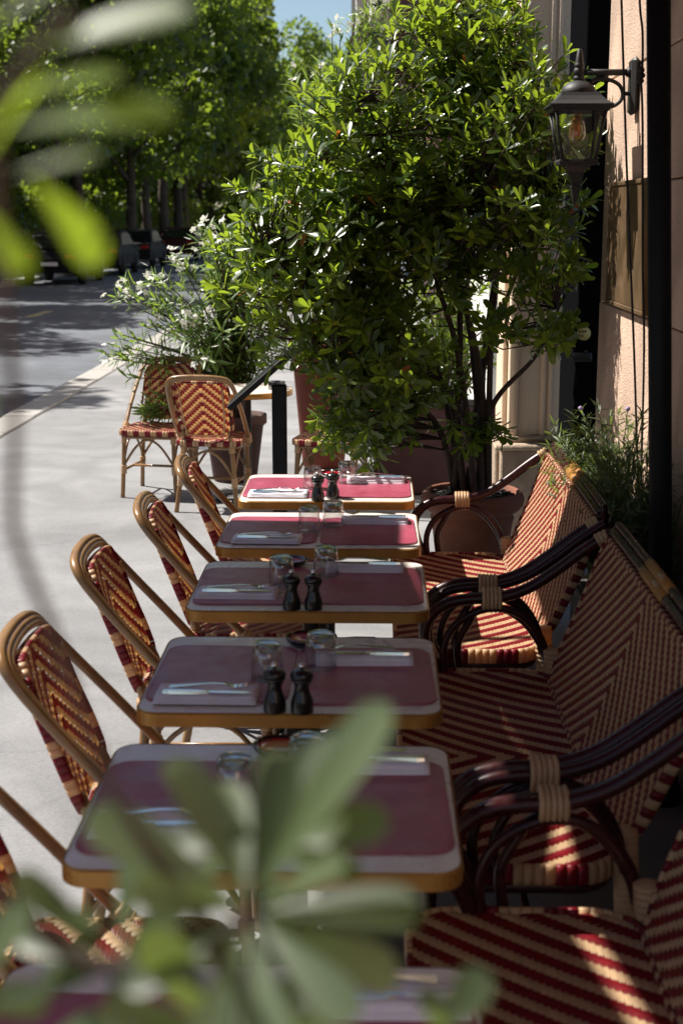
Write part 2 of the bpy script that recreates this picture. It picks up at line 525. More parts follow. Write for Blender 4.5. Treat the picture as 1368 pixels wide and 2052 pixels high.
def rim(mb, outline3, up, hgt, thick, nseg, pattern, out_c):
    """wrapped border: a row of short rounded bands along a 3D outline. pattern(k)->material index"""
    P = [Vector(p) for p in outline3]
    d = [0]
    for i in range(len(P) - 1): d.append(d[-1] + (P[i + 1] - P[i]).length)
    def at(s):
        for i in range(len(P) - 1):
            if s <= d[i + 1] + 1e-9:
                return P[i].lerp(P[i + 1], (s - d[i]) / max(d[i + 1] - d[i], 1e-9))
        return P[-1]
    up = Vector(up); out_c = Vector(out_c)
    for k in range(nseg):
        p, q = at(d[-1] * (k + .03) / nseg), at(d[-1] * (k + .97) / nseg)
        m = (p + q) / 2
        t = (q - p).normalized()
        o = t.cross(up).normalized()
        if o.dot(m - out_c) < 0: o = -o
        vv = []
        for e in (p, q):
            for (a_, b_) in ((-.5, -.2), (-.5, .7), (-.25, 1), (.25, 1), (.5, .7), (.5, -.2)):
                vv.append(e + up * (a_ * hgt) + o * (b_ * thick))
        ff = [(i, i + 1, i + 7, i + 6) for i in range(5)] + [(0, 6, 11, 5), (0, 5, 4, 3, 2, 1), (6, 7, 8, 9, 10, 11)]
        mb.add(vv, ff, pattern(k), True)

# ================================================================== THE SETTING
def sheet(name, x0, y0, x1, y1, z, mat):
    mb = MB(); mb.add([(x0, y0, z), (x1, y0, z), (x1, y1, z), (x0, y1, z)], [(0, 1, 2, 3)], 0, False)
    return tag(mb.build(name, mat), kind='structure')
sheet('ground', -600, -300, 600, 1200, -.20, M['earth'])
sheet('road', -10.6, -20, -3.55, 260, -.12, M['asphalt'])
# pavements as slabs with real edges
mb = MB(); mb.box((2.4, 110, -.10), (11.26, 260, .20)); tag(mb.build('pavement', M['pavement']), kind='structure')
mb = MB(); mb.box((-16.4, 110, -.10), (11.0, 260, .20)); tag(mb.build('pavement', M['pavement']), kind='structure')
def kerb(x, y0, y1, L, wd):
    root = bpy.data.objects.new('kerb', None); COL.objects.link(root); tag(root, kind='structure')
    root.location = (x, 0, 0)
    b = MB(); b.box((0, 0, -.09), (wd, L - .022, .20), bev=.012)
    me = b.mesh('kerbstone', M['kerb'])
    y, k = y0, 0
    while y < y1:
        o = link('kerbstone', me, root, (random.uniform(-.004, .004), y + L / 2, .006 + random.uniform(-.004, .004)))
        o.rotation_euler = (random.uniform(-.003, .003), random.uniform(-.008, .008), random.uniform(-.003, .003))
        y += L
kerb(-3.395, 6.0, 60.0, 1.05, .31)
kerb(-10.75, 30.0, 110.0, 1.6, .3)
# worn road mark
mb = MB(); mb.add([(-7.1, 28.6, -.116), (-6.9, 28.6, -.116), (-6.9, 30.6, -.116), (-7.1, 30.6, -.116)], [(0, 1, 2, 3)], 0, False)
tag(mb.build('road_mark', M['paint']), kind='structure')

def ashlar(root, x, y0, y1, rows, mat, face=-1, dep=.10, joint=.006, seed=0):
    """courses of stone blocks on a wall face at x. rows: list of (z0, z1, [breaks])"""
    for (z0, z1, br) in rows:
        ys = [y0] + br + [y1]
        for i in range(len(ys) - 1):
            a_, b_ = ys[i], ys[i + 1]
            mb = MB()
            mb.box((0, 0, 0), (dep, b_ - a_ - joint, z1 - z0 - joint), bev=.004)
            mb.build('stone_block', mat, root, (x + dep / 2 + random.uniform(-.002, .002), (a_ + b_) / 2, (z0 + z1) / 2))

# --- the wall that carries the lantern
t = thing('stone_wall', 'pinkish limestone block wall carrying the lantern and the bronze plate', 'wall', (1.05, 4.4, 0))
mb = MB(); mb.box((.30, -3.13, 6.5), (.48, 10.44, 13)); mb.build('backing', M['mortar'], t)
ashlar(t, -.035, -8.4, 2.16, [(.0, .46, [-1.2, .3, 1.5]), (.46, .96, [-1.7, -.4, .9]), (.96, 1.50, [-1.1, .35, 1.6]),
       (1.50, 2.005, [-1.6, -.2, 1.0]), (2.005, 2.46, [-1.2, .9]), (2.46, 3.0, [-1.8, -.5, 1.75]), (3.0, 3.55, [-1, .6]), (3.55, 4.5, [-1.5, 0, 1.4]), (4.5, 6.0, [-4, -1, 1]), (6, 8, [-5, -2, 1]), (8, 10.5, [-3, 0]), (10.5, 13, [-4, 1])], M['stone'])

# --- open door leaf seen on edge, in the recess behind the wall end
t = thing('open_door', 'tall black door leaf standing open beside the end of the stone wall', 'door', (1.10, 7.15, 0))
mb = MB(); mb.box((-.042, .32, 1.75), (.115, .62, 3.3), bev=.006); mb.build('door_leaf', M['black_door'], t)
hb = MB(); hb.tube(smooth([(-.03, -.035, 1.19), (-.08, -.035, 1.19), (-.12, -.035, 1.19), (-.128, -.035, 1.185)], 3), [.024] * 9 + [.012], 12)
hb.tube([(-.06, -.035, 1.19), (-.06, -.035, 1.225)], .008, 8)
hb.build('handle', M['black_metal'], t)
sb = MB(); sb.lathe([(0, 0), (.035, 0), (.035, .003), (0, .003)], 24); st = sb.build('sticker', M['sticker'], t, (-.066, .0085, 1.305)); st.rotation_euler = (R(90), 0, 0)
tag(st, 'round yellow sticker')
for k, (dz, wds) in enumerate(((.010, (.013, .011, .012)), (-.012, (.012, .012)))):
    lb = MB(); x = -.02
    for wd in wds: lb.box((x, -.0045, dz), (wd * .75, .001, .010)); x += wd * 1.15
    o = lb.build('lettering', M['ink'], st); o.rotation_euler = (R(-90), 0, 0); o.location = (0, 0, .0)

# --- stone pier facing the terrace
t = thing('stone_pier', 'shaded pale stone pier with brown plinth behind the big potted shrub', 'pier', (.98, 8.3, 0))
mb = MB(); mb.box((.1, .03, 5.5), (.62, .50, 11)); mb.build('core', M['mortar'], t)
for (z0, z1) in ((.66, 1.22), (1.22, 1.9), (1.9, 2.62), (2.62, 3.3), (3.3, 4.2), (4.2, 5.2), (5.2, 7), (7, 9), (9, 11)):
    b = MB(); b.box((.11, -.235, (z0 + z1) / 2), (.68, .10, z1 - z0 - .007), bev=.005); b.build('stone_block', M['stone_pale'], t)
    b = MB(); b.box((-.235, .03, (z0 + z1) / 2), (.05, .42, z1 - z0 - .007), bev=.005); b.build('stone_block', M['stone_pale'], t)
b = MB(); b.box((.12, -.25, .29), (.78, .16, .58), bev=.008); b.box((-.25, .03, .29), (.09, .46, .58), bev=.008); b.build('plinth', M['stone_base'], t)
b = MB(); b.tube([(-.30, -.335, .60), (.5, -.335, .60)], .022, 8); b.tube([(-.30, -.30, .645), (.5, -.30, .645)], .016, 8); b.build('base_moulding', M['stone_base'], t)
for x, r_ in ((-.20, .022), (-.04, .014), (.0, .012)):
    b = MB(); b.tube([(x, -.288, .66), (x, -.288, 5.1)], r_, 8); b.build('vertical_moulding', M['stone_pale'], t)

# --- facade beyond
t = thing('street_facade', 'sunlit white rendered shopfront facade beyond the stone pier', 'building', (1.0, 20, 0))
def hole_wall(b, y0, y1, z0, z1, holes, x0, x1):
    ys = sorted({y0, y1, *[h[0] for h in holes], *[h[1] for h in holes]}); zs = sorted({z0, z1, *[h[2] for h in holes], *[h[3] for h in holes]})
    for i in range(len(ys) - 1):
        for j in range(len(zs) - 1):
            cy, cz = (ys[i] + ys[i + 1]) / 2, (zs[j] + zs[j + 1]) / 2
            if any(h[0] < cy < h[1] and h[2] < cz < h[3] for h in holes): continue
            b.box(((x0 + x1) / 2, cy, cz), (x1 - x0, ys[i + 1] - ys[i], zs[j + 1] - zs[j]))
holes = [(-8.4, -7.2, .02, 2.5)] + [(-4.0 + k * 3.2, -2.2 + k * 3.2, .6, 2.7) for k in range(8)] + [(-8.0 + k * 3.2, -6.7 + k * 3.2, 4.4, 6.6) for k in (0, 2, 3, 4, 5, 6, 7, 8)]
b = MB(); hole_wall(b, -11.4, -4.6, 0, 12, [h for h in holes if h[1] < -4.6 or h[0] < -4.6], 0, .3); b.build('wall', M['white_wall'], t)
b = MB(); hole_wall(b, -4.6, 24, 3.3, 12, [h for h in holes if h[2] > 3.3], 0, .3); b.build('upper_wall', M['stone_pale'], t)
b = MB(); hole_wall(b, -4.6, 24, 0, 3.3, [h for h in holes if h[2] < 3.3 and h[0] > -4.6], .003, .3); b.build('shopfront', M['maroon_front'], t)
for h in holes:
    b = MB(); b.box((.2, (h[0] + h[1]) / 2, (h[2] + h[3]) / 2), (.04, h[1] - h[0], h[3] - h[2]))
    p = b.build('window' if h[2] > .1 else 'door', M['window'] if h[2] > .1 else M['dark_paint'], t)
    f = MB(); cy, cz, wy, wz = (h[0] + h[1]) / 2, (h[2] + h[3]) / 2, h[1] - h[0], h[3] - h[2]
    for s_ in (-1, 1):
        f.box((.15, cy + s_ * (wy / 2 - .03), cz), (.06, .06, wz)); f.box((.152, cy, cz + s_ * (wz / 2 - .03)), (.06, wy - .12, .06))
    f.build('frame', M['white_wall'] if h[2] > 3 or h[0] < -4.6 else M['maroon_front'], p)
for zc in (3.5, 7.4): 
    b = MB(); b.box((-.06, 6.3, zc), (.12, 35, .22), bev=.03); b.build('cornice', M['stone_pale'], t)
b = MB(); b.tube([(-.06, -10.9, .1), (-.06, -10.9, 11)], .05, 10); b.build('downpipe', M['far_roof'], t)

# --- hanging maroon sign with script
t = thing('shop_sign', 'dark maroon hanging shop sign with pale script, above the bushes', 'sign', (.48, 11.0, 2.84))
b = MB(); b.box((0, 0, .85), (.80, .06, 1.7), bev=.008); b.build('panel', M['maroon_cloth'], t)
b = MB(); b.tube([(.40, 0, .10), (.56, 0, .10)], .03, 8); b.tube([(.40, 0, 1.5), (.56, 0, 1.5)], .03, 8); b.build('bracket', M['maroon_cloth'], t)
curl = smooth([(-.26, -.034, .12), (-.20, -.034, .10), (-.13, -.034, .18), (-.07, -.034, .34), (-.04, -.034, .42), (-.05, -.034, .30), (-.04, -.034, .14), (.0, -.034, .10), (.05, -.034, .15), (.07, -.034, .22), (.03, -.034, .24), (.02, -.034, .16), (.07, -.034, .11), (.13, -.034, .16)], 5)
b = MB(); b.tube(curl, .0065, 6); b.tube(smooth([(-.25, -.034, .30), (-.28, -.034, .26), (-.24, -.034, .23), (-.13, -.034, .25), (.0, -.034, .27)], 5), .005, 6); b.build('lettering', M['script'], t)

# --- far street-end building and street lamp
t = thing('apartment_building', 'distant pale apartment house closing the street under the sky', 'building', (-1.4, 95, 0))
b = MB(); b.box((6, 8, 9), (12.6, 14, 18)); b.build('wall', M['stone_pale'], t)
b = MB(); b.prism([(-.6, .8), (12.6, .8), (12.6, 15.2), (-.6, 15.2)], 18, 18.5); b.build('roof', M['far_roof'], t)
for fl in range(5):
    for k in range(4):
        b = MB(); b.box((1.6 + k * 2.9, .97, 3 + fl * 3.2), (1.2, .10, 2.0)); p = b.build('window', M['window'], t)
        b = MB(); b.box((1.6 + k * 2.9, .85, 1.95 + fl * 3.2), (1.5, .2, .12)); b.build('sill', M['stone_pale'], p)
for fl in (1, 3):
    b = MB(); b.box((6, .7, 1.6 + fl * 3.2), (12.7, .5, .14)); b.build('balcony', M['far_roof'], t)
t = thing('street_lamp', 'slim street lamp with outreach arm above the far bushes', 'street lamp', (-.55, 40, 0))
b = MB(); b.tube([(0, 0, 0), (0, 0, 7.6)], [.09, .05], 10); b.build('pole', M['far_roof'], t)
b = MB(); b.tube(smooth([(0, 0, 7.5), (-.1, 0, 7.8), (-.5, 0, 7.92)], 4), .035, 8); b.build('arm', M['far_roof'], t)
b = MB(); b.lathe([(0, .06), (.10, .03), (.16, -.02), (.12, -.06), (0, -.08)], 12, (-.6, 0, 7.9)); b.build('lamp_head', M['chrome'], t)

# --- pale building behind the trees across the road
t = thing('corner_building', 'long pale apartment house half hidden behind the trees across the road', 'building', (-27, 40, 0))
b = MB(); b.box((0, 14, 8), (8, 130, 16)); b.build('wall', M['white_wall'], t)
b = MB(); b.box((0, 14, 16.2), (8.6, 131, .5)); b.build('roof', M['terracotta_red'], t)
for k in range(16):
    for fl in range(4):
        b = MB(); b.box((4.02, -30 + k * 6.2, 3.2 + fl * 3.6), (.1, 1.6, 2.2)); b.build('window', M['window'], t)

# ================================================================== FURNITURE
ORD = ['first', 'second', 'third', 'fourth', 'fifth', 'sixth']
TY = [5.93, 5.10, 4.30, 3.43, 2.62, 1.69]        # table centres, counted from the menu stand
TX, TW, TD, TZ = -.20, .72, .62, .75

# ---- table
def make_table():
    root = thing('bistro_table', '', 'table', (TX, TY[0], 0), 0, 'terrace tables set in a row')
    b = MB(); b.prism(rrect(-TW / 2 + .004, -TD / 2 + .004, TW / 2 - .004, TD / 2 - .004, .05), TZ - .034, TZ, bev=.002)
    b.build('tabletop', M['laminate'], root)
    # brass edge band: ring with a thin raised lip
    out, inn = rrect(-TW / 2, -TD / 2, TW / 2, TD / 2, .054), rrect(-TW / 2 + .0045, -TD / 2 + .0045, TW / 2 - .0045, TD / 2 - .0045, .0495)
    n = len(out); vv, ff = [], []
    prof = [(inn, TZ - .035), (out, TZ - .033), (out, TZ - .003), (inn, TZ + .0012)]
    for ring, z in prof: vv += [(p[0], p[1], z) for p in ring]
    for q in range(3):
        for i in range(n):
            j = (i + 1) % n
            ff.append((q * n + i, q * n + j, (q + 1) * n + j, (q + 1) * n + i))
    b = MB(); b.add(vv, ff, 0, False); b.build('edge_band', M['brass'], root)
    b = MB(); b.lathe([(.028, .05), (.028, .69), (.05, .70), (.05, .712)], 16); b.box((0, 0, .706), (.42, .05, .018)); b.box((0, 0, .7055), (.05, .42, .018)); b.build('column', M['iron'], root)
    b = MB()
    b.lathe([(.06, .03), (.05, .06), (.034, .10)], 16)
    for k in range(4):
        a = R(45 + 90 * k); d = Vector((math.cos(a), math.sin(a), 0))
        b.tube([d * .04 + Vector((0, 0, .055)), d * .16 + Vector((0, 0, .04)), d * .28 + Vector((0, 0, .018))], [.022, .019, .014], 8)
    b.build('base', M['iron'], root)
    return root
tab = make_table()
for i, y in enumerate(TY):
    o = tab if i == 0 else copy_tree(tab)
    o.location = (TX, y, 0)
    o['label'] = f'cream bistro table with brass edge, {ORD[i]} in the row from the menu stand'

# ---- place settings
matpoly_r = rrect(-.172, -.222, .172, .222, .05)
def mat_mesh():
    b = MB(); b.prism(matpoly_r, 0, .0035, bev=.001)
    st = rrect(-.166, -.216, .166, .216, .045)
    b.tube([(p[0], p[1], .0035) for p in st], .0007, 4, 1, closed=True)
    return b.mesh('placemat', [M['leather'], M['stitch']])
MATM = mat_mesh()
def napkin_mesh(L, W, n, h, roll):
    """folded napkin: stacked soft layers with a rounded fold along one long side"""
    b = MB(); nx, ny = 14, 8
    for k in range(n):
        z0 = k * h; ww = W * (1 - .05 * k); off = (W - ww) / 2
        for side in (0, 1):
            vv, ff = [], []
            for j in range(ny + 1):
                for i in range(nx + 1):
                    x = (i / nx - .5) * L * (1 - .012 * k); y = (j / ny - .5) * ww + off
                    wob = .0016 * math.sin(9 * i / nx + k * 2) * (j / ny) + .001 * math.sin(5 * j / ny + i)
                    edge = min(1, min(j, ny - j) / 1.5)
                    z = z0 + (h * (.45 + .55 * edge) if side else 0) + (wob if side or k else 0) + (roll * math.sin(math.pi * j / ny) if side else 0)
                    vv.append((x, y, z))
            for j in range(ny):
                for i in range(nx):
                    a_ = j * (nx + 1) + i
                    ff.append((a_, a_ + 1, a_ + nx + 2, a_ + nx + 1))
            b.add(vv, ff, 0, True)
        # skirt
        ring = [(i, 0) for i in range(nx + 1)] + [(nx, j) for j in range(1, ny + 1)] + [(i, ny) for i in range(nx - 1, -1, -1)] + [(0, j) for j in range(ny - 1, 0, -1)]
        base = len(b.v) - 2 * (nx + 1) * (ny + 1)
        g = (nx + 1) * (ny + 1); m = len(ring)
        for q in range(m):
            i, j = ring[q]; i2, j2 = ring[(q + 1) % m]
            A, B = base + j * (nx + 1) + i, base + j2 * (nx + 1) + i2
            b.f.append([A, B, B + g, A + g]); b.mi.append(0); b.sm.append(True); b.uv.append([(0, 0)] * 4)
    return b.mesh('napkin', M['linen'])
NAPF, NAPR = napkin_mesh(.245, .125, 3, .0042, .0), napkin_mesh(.25, .085, 2, .0085, .007)
def fork_mesh():
    b = MB()
    prof = [(-.098, .0095, .0), (-.085, .0105, .001), (-.05, .0068, .004), (0, .0038, .0085), (.035, .0035, .0075), (.05, .0075, .003), (.058, .012, .0015), (.066, .0125, .002)]
    vv, ff = [], []
    for (x, w_, z) in prof: vv += [(x, -w_, z), (x, w_, z), (x, w_, z + .0022), (x, -w_, z + .0022)]
    for i in range(len(prof) - 1):
        for q in range(4): ff.append((i * 4 + q, i * 4 + (q + 1) % 4, i * 4 + 4 + (q + 1) % 4, i * 4 + 4 + q))
    ff += [(3, 2, 1, 0)]
    b.add(vv, ff, 0, False)
    for k in range(4):
        y = -.0095 + k * .0064
        b.tube([(.064, y, .003), (.08, y, .0055), (.104, y * .9, .0125)], [.0019, .0018, .0009], 5)
    return b.mesh('fork', M['chrome'])
def knife_mesh():
    b = MB()
    vv, ff = [], []
    prof = [(-.105, .0075, .0032), (-.09, .0085, .004), (-.02, .0062, .0038), (-.004, .0045, .003), (.006, .0085, .0012), (.07, .0095, .001), (.095, .006, .0009), (.106, .001, .0007)]
    for (x, w_, t_) in prof: vv += [(x, -w_, .004 - t_), (x, w_, .004 - t_), (x, w_ * .8, .004 + t_), (x, -w_ * .8, .004 + t_)]
    for i in range(len(prof) - 1):
        for q in range(4): ff.append((i * 4 + q, i * 4 + (q + 1) % 4, i * 4 + 4 + (q + 1) % 4, i * 4 + 4 + q))
    ff += [(3, 2, 1, 0), (28, 29, 30, 31)]
    b.add(vv, ff, 0, False)
    return b.mesh('knife', M['chrome'])
FORK, KNIFE = fork_mesh(), knife_mesh()
# (x centre, y centre) of the napkins, per table from the menu stand
NL = [(-.400, 5.745), (-.383, 4.905), (-.418, 4.168), (-.400, 3.232), (-.408, 2.490), (-.40, 1.56)]
NR = [(.001, 6.045), (-.002, 5.212), (-.034, 4.480), (-.027, 3.512), (-.012, 2.790), (.016, 1.880)]
def wh(i): return f'{ORD[i]} table from menu stand'
for i, y in enumerate(TY):
    for side in (0, 1):
        sd = 'chair' if side == 0 else 'bench'
        mx = TX - .177 if side == 0 else TX + .174
        tag(link('placemat', MATM, None, (mx, y - .018 + .012 * math.sin(i * 3 + side), TZ + .0015), R(random.uniform(-1.2, 1.2))),
            f'burgundy leather placemat, {sd} side, {wh(i)}', 'placemat', 'burgundy placemats')
        nx_, ny_ = (NL if side == 0 else NR)[i]
        rz = R(random.uniform(-2, 2))
        zb = TZ + .0052
        tag(link('napkin', NAPF if side == 0 else NAPR, None, (nx_, ny_, zb), rz),
            (f'folded white napkin under cutlery, chair side, {wh(i)}' if side == 0 else f'rolled white napkin under cutlery, bench side, {wh(i)}'), 'napkin', 'folded napkins')
        zt = zb + (.0142 if side == 0 else .0255)
        fl = 0 if side == 0 else R(180)
        f = tag(link('fork', FORK, None, (nx_ + (.005 if side == 0 else -.02), ny_ + .021, zt), rz + fl + R(1.5)), f'steel fork on the {sd} side napkin, {wh(i)}', 'fork', 'steel forks')
        k = tag(link('knife', KNIFE, None, (nx_ + (.002 if side == 0 else .01), ny_ - .024, zt - .0006), rz + fl - R(1)), f'steel knife on the {sd} side napkin, {wh(i)}', 'knife', 'steel knives')

# ---- upturned tumblers
def tumbler(x, y, label):
    root = thing('tumbler', label, 'glass', (x, y, TZ + .0052), 0, 'upturned tumblers')
    n = 10
    # twelve soft facets near the foot (upper end)
    out = [(.0405, .0), (.0410, .002), (.0402, .03), (.0385, .06), (.0365, .082), (.0345, .089), (.031, .0925), (0, .0925)]
    inn = [(.0388, .0), (.0385, .03), (.0368, .06), (.0345, .076), (.030, .0785), (0, .0785)]
    b = MB(); b.lathe(out[:5], 32); b.lathe(inn[:4][::-1], 32)
    b.lathe([(.0388, 0), (.0397, -.0009), (.0405, 0)], 32)
    b.build('wall', M['glass'], root)
    b = MB(); prof = [(0.0001, .0785), (.030, .0785), (.0345, .0765), (.0364, .0822), (.0345, .089), (.031, .0925), (.027, .0915), (.0001, .0895)]
    b.lathe(prof, 32); b.build('thick_foot', M['thick_glass'], root)
    return root
GL = [[(-.265, 5.886), (-.123, 6.014)], [(-.241, 5.05), (-.157, 5.154)], [(-.291, 4.278), (-.157, 4.41)], [(-.266, 3.366), (-.137, 3.455)], [(-.272, 2.607), (-.136, 2.724)]]
t0 = None
for i, g in enumerate(GL):
    for k, (x, y) in enumerate(g):
        lab = f'clear upturned tumbler nearer the {"chair" if k == 0 else "bench"}, {wh(i)}'
        if t0 is None: t0 = tumbler(x, y, lab)
        else:
            o = copy_tree(t0); o.location = (x, y, TZ + .0052); o['label'] = lab; o.rotation_euler.z = random.random()

# ---- pepper and salt mills
def mill(x, y, label):
    root = thing('pepper_mill', label, 'pepper mill', (x, y, TZ + .0015), random.random(), 'black pepper and salt mills')
    b = MB(); b.lathe([(0, 0), (.0262, 0), (.0268, .003), (.0268, .018), (.0258, .022), (.0262, .026), (.0235, .034), (.0185, .048), (.0165, .058), (.018, .066), (.0225, .074), (.0262, .0785), (.0262, .0805), (.023, .0825)], 28); b.build('body', M['mill'], root)
    b = MB(); b.lathe([(.022, .0832), (.0268, .0845), (.0272, .089), (.0245, .096), (.0165, .101), (.008, .103), (.0, .103)], 28); b.build('head', M['mill'], root)
    b = MB(); b.lathe([(.0042, .102), (.0042, .106), (.0075, .1075), (.0085, .111), (.0075, .1145), (.004, .1165), (0, .117)], 14); b.build('knob', M['chrome'], root)
    return root
ML = {0: [(-.234, 5.645), (-.174, 5.70)], 2: [(-.244, 4.022), (-.180, 4.022)], 3: [(-.232, 3.142), (-.168, 3.138)]}
m0 = None
for i, g in ML.items():
    for k, (x, y) in enumerate(g):
        lab = f'black lacquered mill nearer the {"chair" if k == 0 else "bench"}, {wh(i)}'
        if m0 is None: m0 = mill(x, y, lab)
        else:
            o = copy_tree(m0); o.location = (x, y, TZ + .0015); o['label'] = lab; o.rotation_euler.z = random.random() * 6

# ---- ashtrays
def ashtray(x, y, label):
    root = thing('ashtray', label, 'ashtray', (x, y, TZ + .0012), 0, 'round ashtrays')
    b = MB(); b.lathe([(.0, .0), (.040, .0), (.052, .012), (.056, .022), (.053, .024), (.048, .016), (.036, .007), (0, .006)], 32); b.build('bowl', M['dish'], root)
    b = MB(); b.lathe([(.0, .0072), (.036, .0078), (.047, .0168), (.046, .0175), (.035, .0085), (0, .008)], 32); b.build('lining', M['dish_red'], root)
    for k in range(3):
        a = k * 2.09 + .4
        b = MB(); b.box((.0525 * math.cos(a), .0525 * math.sin(a), .0245), (.012, .008, .004), rot=Matrix.Rotation(a, 3, 'Z'), bev=.001); b.build('rest_notch', M['ferrule'], root)
    return root
for i, x, y in ((4, -.205, 2.873), (3, -.185, 3.668), (2, -.278, 4.545), (0, -.19, 6.17)):
    ashtray(x, y, f'round black ashtray with red bowl at the far edge, {wh(i)}')

# ---- woven bistro chair (faces +x)
def make_chair():
    root = thing('bistro_chair', '', 'chair', (0, 0, 0))
    SZ = .462
    # seat
    sp = rrect(-.205, -.205, .205, .205, .055)
    b = MB()
    def fs(u, v, h): return (u, v, SZ + h - .012 * max(0, 1 - (u * u + v * v) / .045))
    weave(b, sp, .0140, .0115, 6, 3, lambda u, v, h: fs(v, u, h), sym=True, flip=1, hgt=.003, strands=2)
    b.add([(p[0] * .99, p[1] * .99, SZ - .016) for p in sp], [tuple(range(len(sp)))], 1, False)
    so_ = b.build('seat', [M['cream'], M['red']], root); tag(so_, kind='stuff')
    b = MB(); o3 = [(p[0], p[1], SZ - .014) for p in sp] + [(sp[0][0], sp[0][1], SZ - .014)]
    rim(b, o3, (0, 0, 1), .038, .010, 76, lambda k: 0 if (k // 2) % 2 else 1, (0, 0, SZ)); tag(b.build('seat_border', [M['cream'], M['red']], root), kind='stuff')
    b = MB(); b.tube([(p[0] * .9, p[1] * .9, SZ - .045) for p in sp], .012, 8, closed=True); b.build('seat_ring', M['honey'], root)
    # back panel: reclined plane from (-.195, .50) to (-.335, .86)
    p0, p1 = Vector((-.200, 0, .495)), Vector((-.338, 0, .862))
    ax = (p1 - p0).normalized(); nrm = Vector((ax.z, 0, -ax.x)); Lh = (p1 - p0).length
    def fb(side):
        def f(u, v, h):
            c = -.022 * (1 - (u / .18) ** 2) * .8
            p = p0 + ax * v + Vector((0, u, 0)) + nrm * (c + side * (.006 + h))
            return p
        return f
    bp = [(-.150, .0), (.150, .0), (.176, Lh * .62), (.176, Lh - .06), (.160, Lh - .02), (.125, Lh), (-.125, Lh), (-.160, Lh - .02), (-.176, Lh - .06), (-.176, Lh * .62)]
    b = MB(); weave(b, bp, .0160, .0160, 4, 2, fb(1), sym=True, flip=1, hgt=.003, strands=2)
    fbk = fb(-1)
    tag(b.build('back_panel', [M['cream'], M['red']], root), kind='stuff')
    b = MB(); fm = fb(0)
    ol = [Vector(fm(u, v, 0)) + nrm * -.006 * 0 for u, v in smooth2(bp)]
    rim(b, ol, nrm, .030, .008, 70, lambda k: (0 if k % 5 < 2 else 1), fm(0, Lh / 2, 0)); tag(b.build('back_border', [M['cream'], M['red']], root), kind='stuff')
    trim = [(-.118, Lh * .9), (-.120, .03), (.120, .03), (.118, Lh * .9)]
    b = MB(); b.tube([Vector(fbk(u, v, .004)) for u, v in [(-.140, Lh * .93), (-.138, Lh * .5), (-.122, .022), (0, .018), (.122, .022), (.138, Lh * .5), (.140, Lh * .93)]], .006, 6); b.build('back_trim', M['cream'], root)
    # hoop of three moulded canes
    def hoop(dx, dy, dz):
        L = [(.015, .226 + dy, .43), (-.06, .229 + dy, .512), (-.165, .228 + dy, .630), (-.265, .220 + dy, .742), (-.342, .206 + dy, .834), (-.373, .176 + dy * .8, .878), (-.386, .10, .893), (-.390, 0, .896)]
        pts = [(x + dx, y, z + dz) for x, y, z in L] + [(x + dx, -y, z + dz) for x, y, z in L[-2::-1]]
        return smooth(pts, 5)
    b = MB(); b.tube(hoop(-.004, .003, .002), .0142, 10); b.tube(hoop(.009, .000, -.008), .0120, 10); b.tube(hoop(.019, -.003, -.016), .0098, 8); b.build('hoop', M['honey'], root)
    # legs, braces, bindings
    for s_ in (-1, 1):
        b = MB(); b.tube(smooth([(.172, s_ * .172, .44), (.180, s_ * .180, .22), (.190, s_ * .190, 0)], 4), .0150, 10); b.build('leg', M['honey'], root)
        b = MB(); b.tube(smooth([(-.215, s_ * .150, .535), (-.188, s_ * .158, .44), (-.205, s_ * .178, .22), (-.245, s_ * .20, 0)], 4), .0150, 10); b.build('leg', M['honey'], root)
    b = MB()
    for s_ in (-1, 1):
        b.tube([(.181, s_ * .181, .19), (-.212, s_ * .181, .19)], .0095, 8)
        b.tube(smooth([(.176, s_ * .178, .24), (.10, s_ * .178, .36), (0, s_ * .178, .405), (-.10, s_ * .178, .36), (-.198, s_ * .176, .24)], 4), .0085, 8)
    for x, w_ in ((.180, .178), (-.206, .178)):
        b.tube(smooth([(x, -w_, .22), (x, -w_ * .5, .35), (x, 0, .40), (x, w_ * .5, .35), (x, w_, .22)], 4), .0085, 8)
    b.tube([(-.02, -.181, .19), (-.02, .181, .19)], .0095, 8)
    b.build('stretcher', M['honey'], root)
    for s_ in (-1, 1):
        for (q0, q1, r_, n_) in (((.180, .180, .165), (.178, .178, .225), .021, 5), ((-.212, .182, .165), (-.204, .177, .225), .021, 5), ((.174, .174, .375), (.173, .173, .425), .0205, 4), ((-.192, .162, .385), (-.186, .158, .435), .0205, 4), ((.010, .224, .435), (-.030, .227, .478), .026, 4)):
            b = MB(); wrap_tube(b, (q0[0], s_ * q0[1], q0[2]), (q1[0], s_ * q1[1], q1[2]), r_, n_); b.build('binding', M['cream'], root)
    b = MB(); b.box((-.2095, .02, .425), (.004, .062, .026)); b.build('label_tag', M['tag_white'], root)
    return root
def smooth2(poly):
    pts = smooth([(p[0], p[1], 0) for p in poly], 4, closed=True)
    out = [(p.x, p.y) for p in pts]
    return out + [out[0]]
chair = make_chair()
CH = [  # x, y, facing, label
    (-.415, 5.76, 4, 'woven red and cream chair at the first table from the menu stand'),
    (-.440, 4.92, 3, 'woven red and cream chair at the second table from the menu stand'),
    (-.500, 4.19, 1, 'woven red and cream chair at the third table from the menu stand'),
    (-.490, 3.31, 2, 'woven red and cream chair at the fourth table from the menu stand'),
    (-.500, 2.47, 1, 'woven red and cream chair at the fifth table from the menu stand'),
    (-1.055, 9.20, 82, 'woven chair turned with its chevron back to the row of tables, by the oleander'),
    (-1.50, 9.62, -100, 'woven chair on the pavement side of the oleander, behind another chair'),
    (-.30, 9.22, 168, 'woven chair half hidden behind the big potted shrub, before the tall red pot'),
]
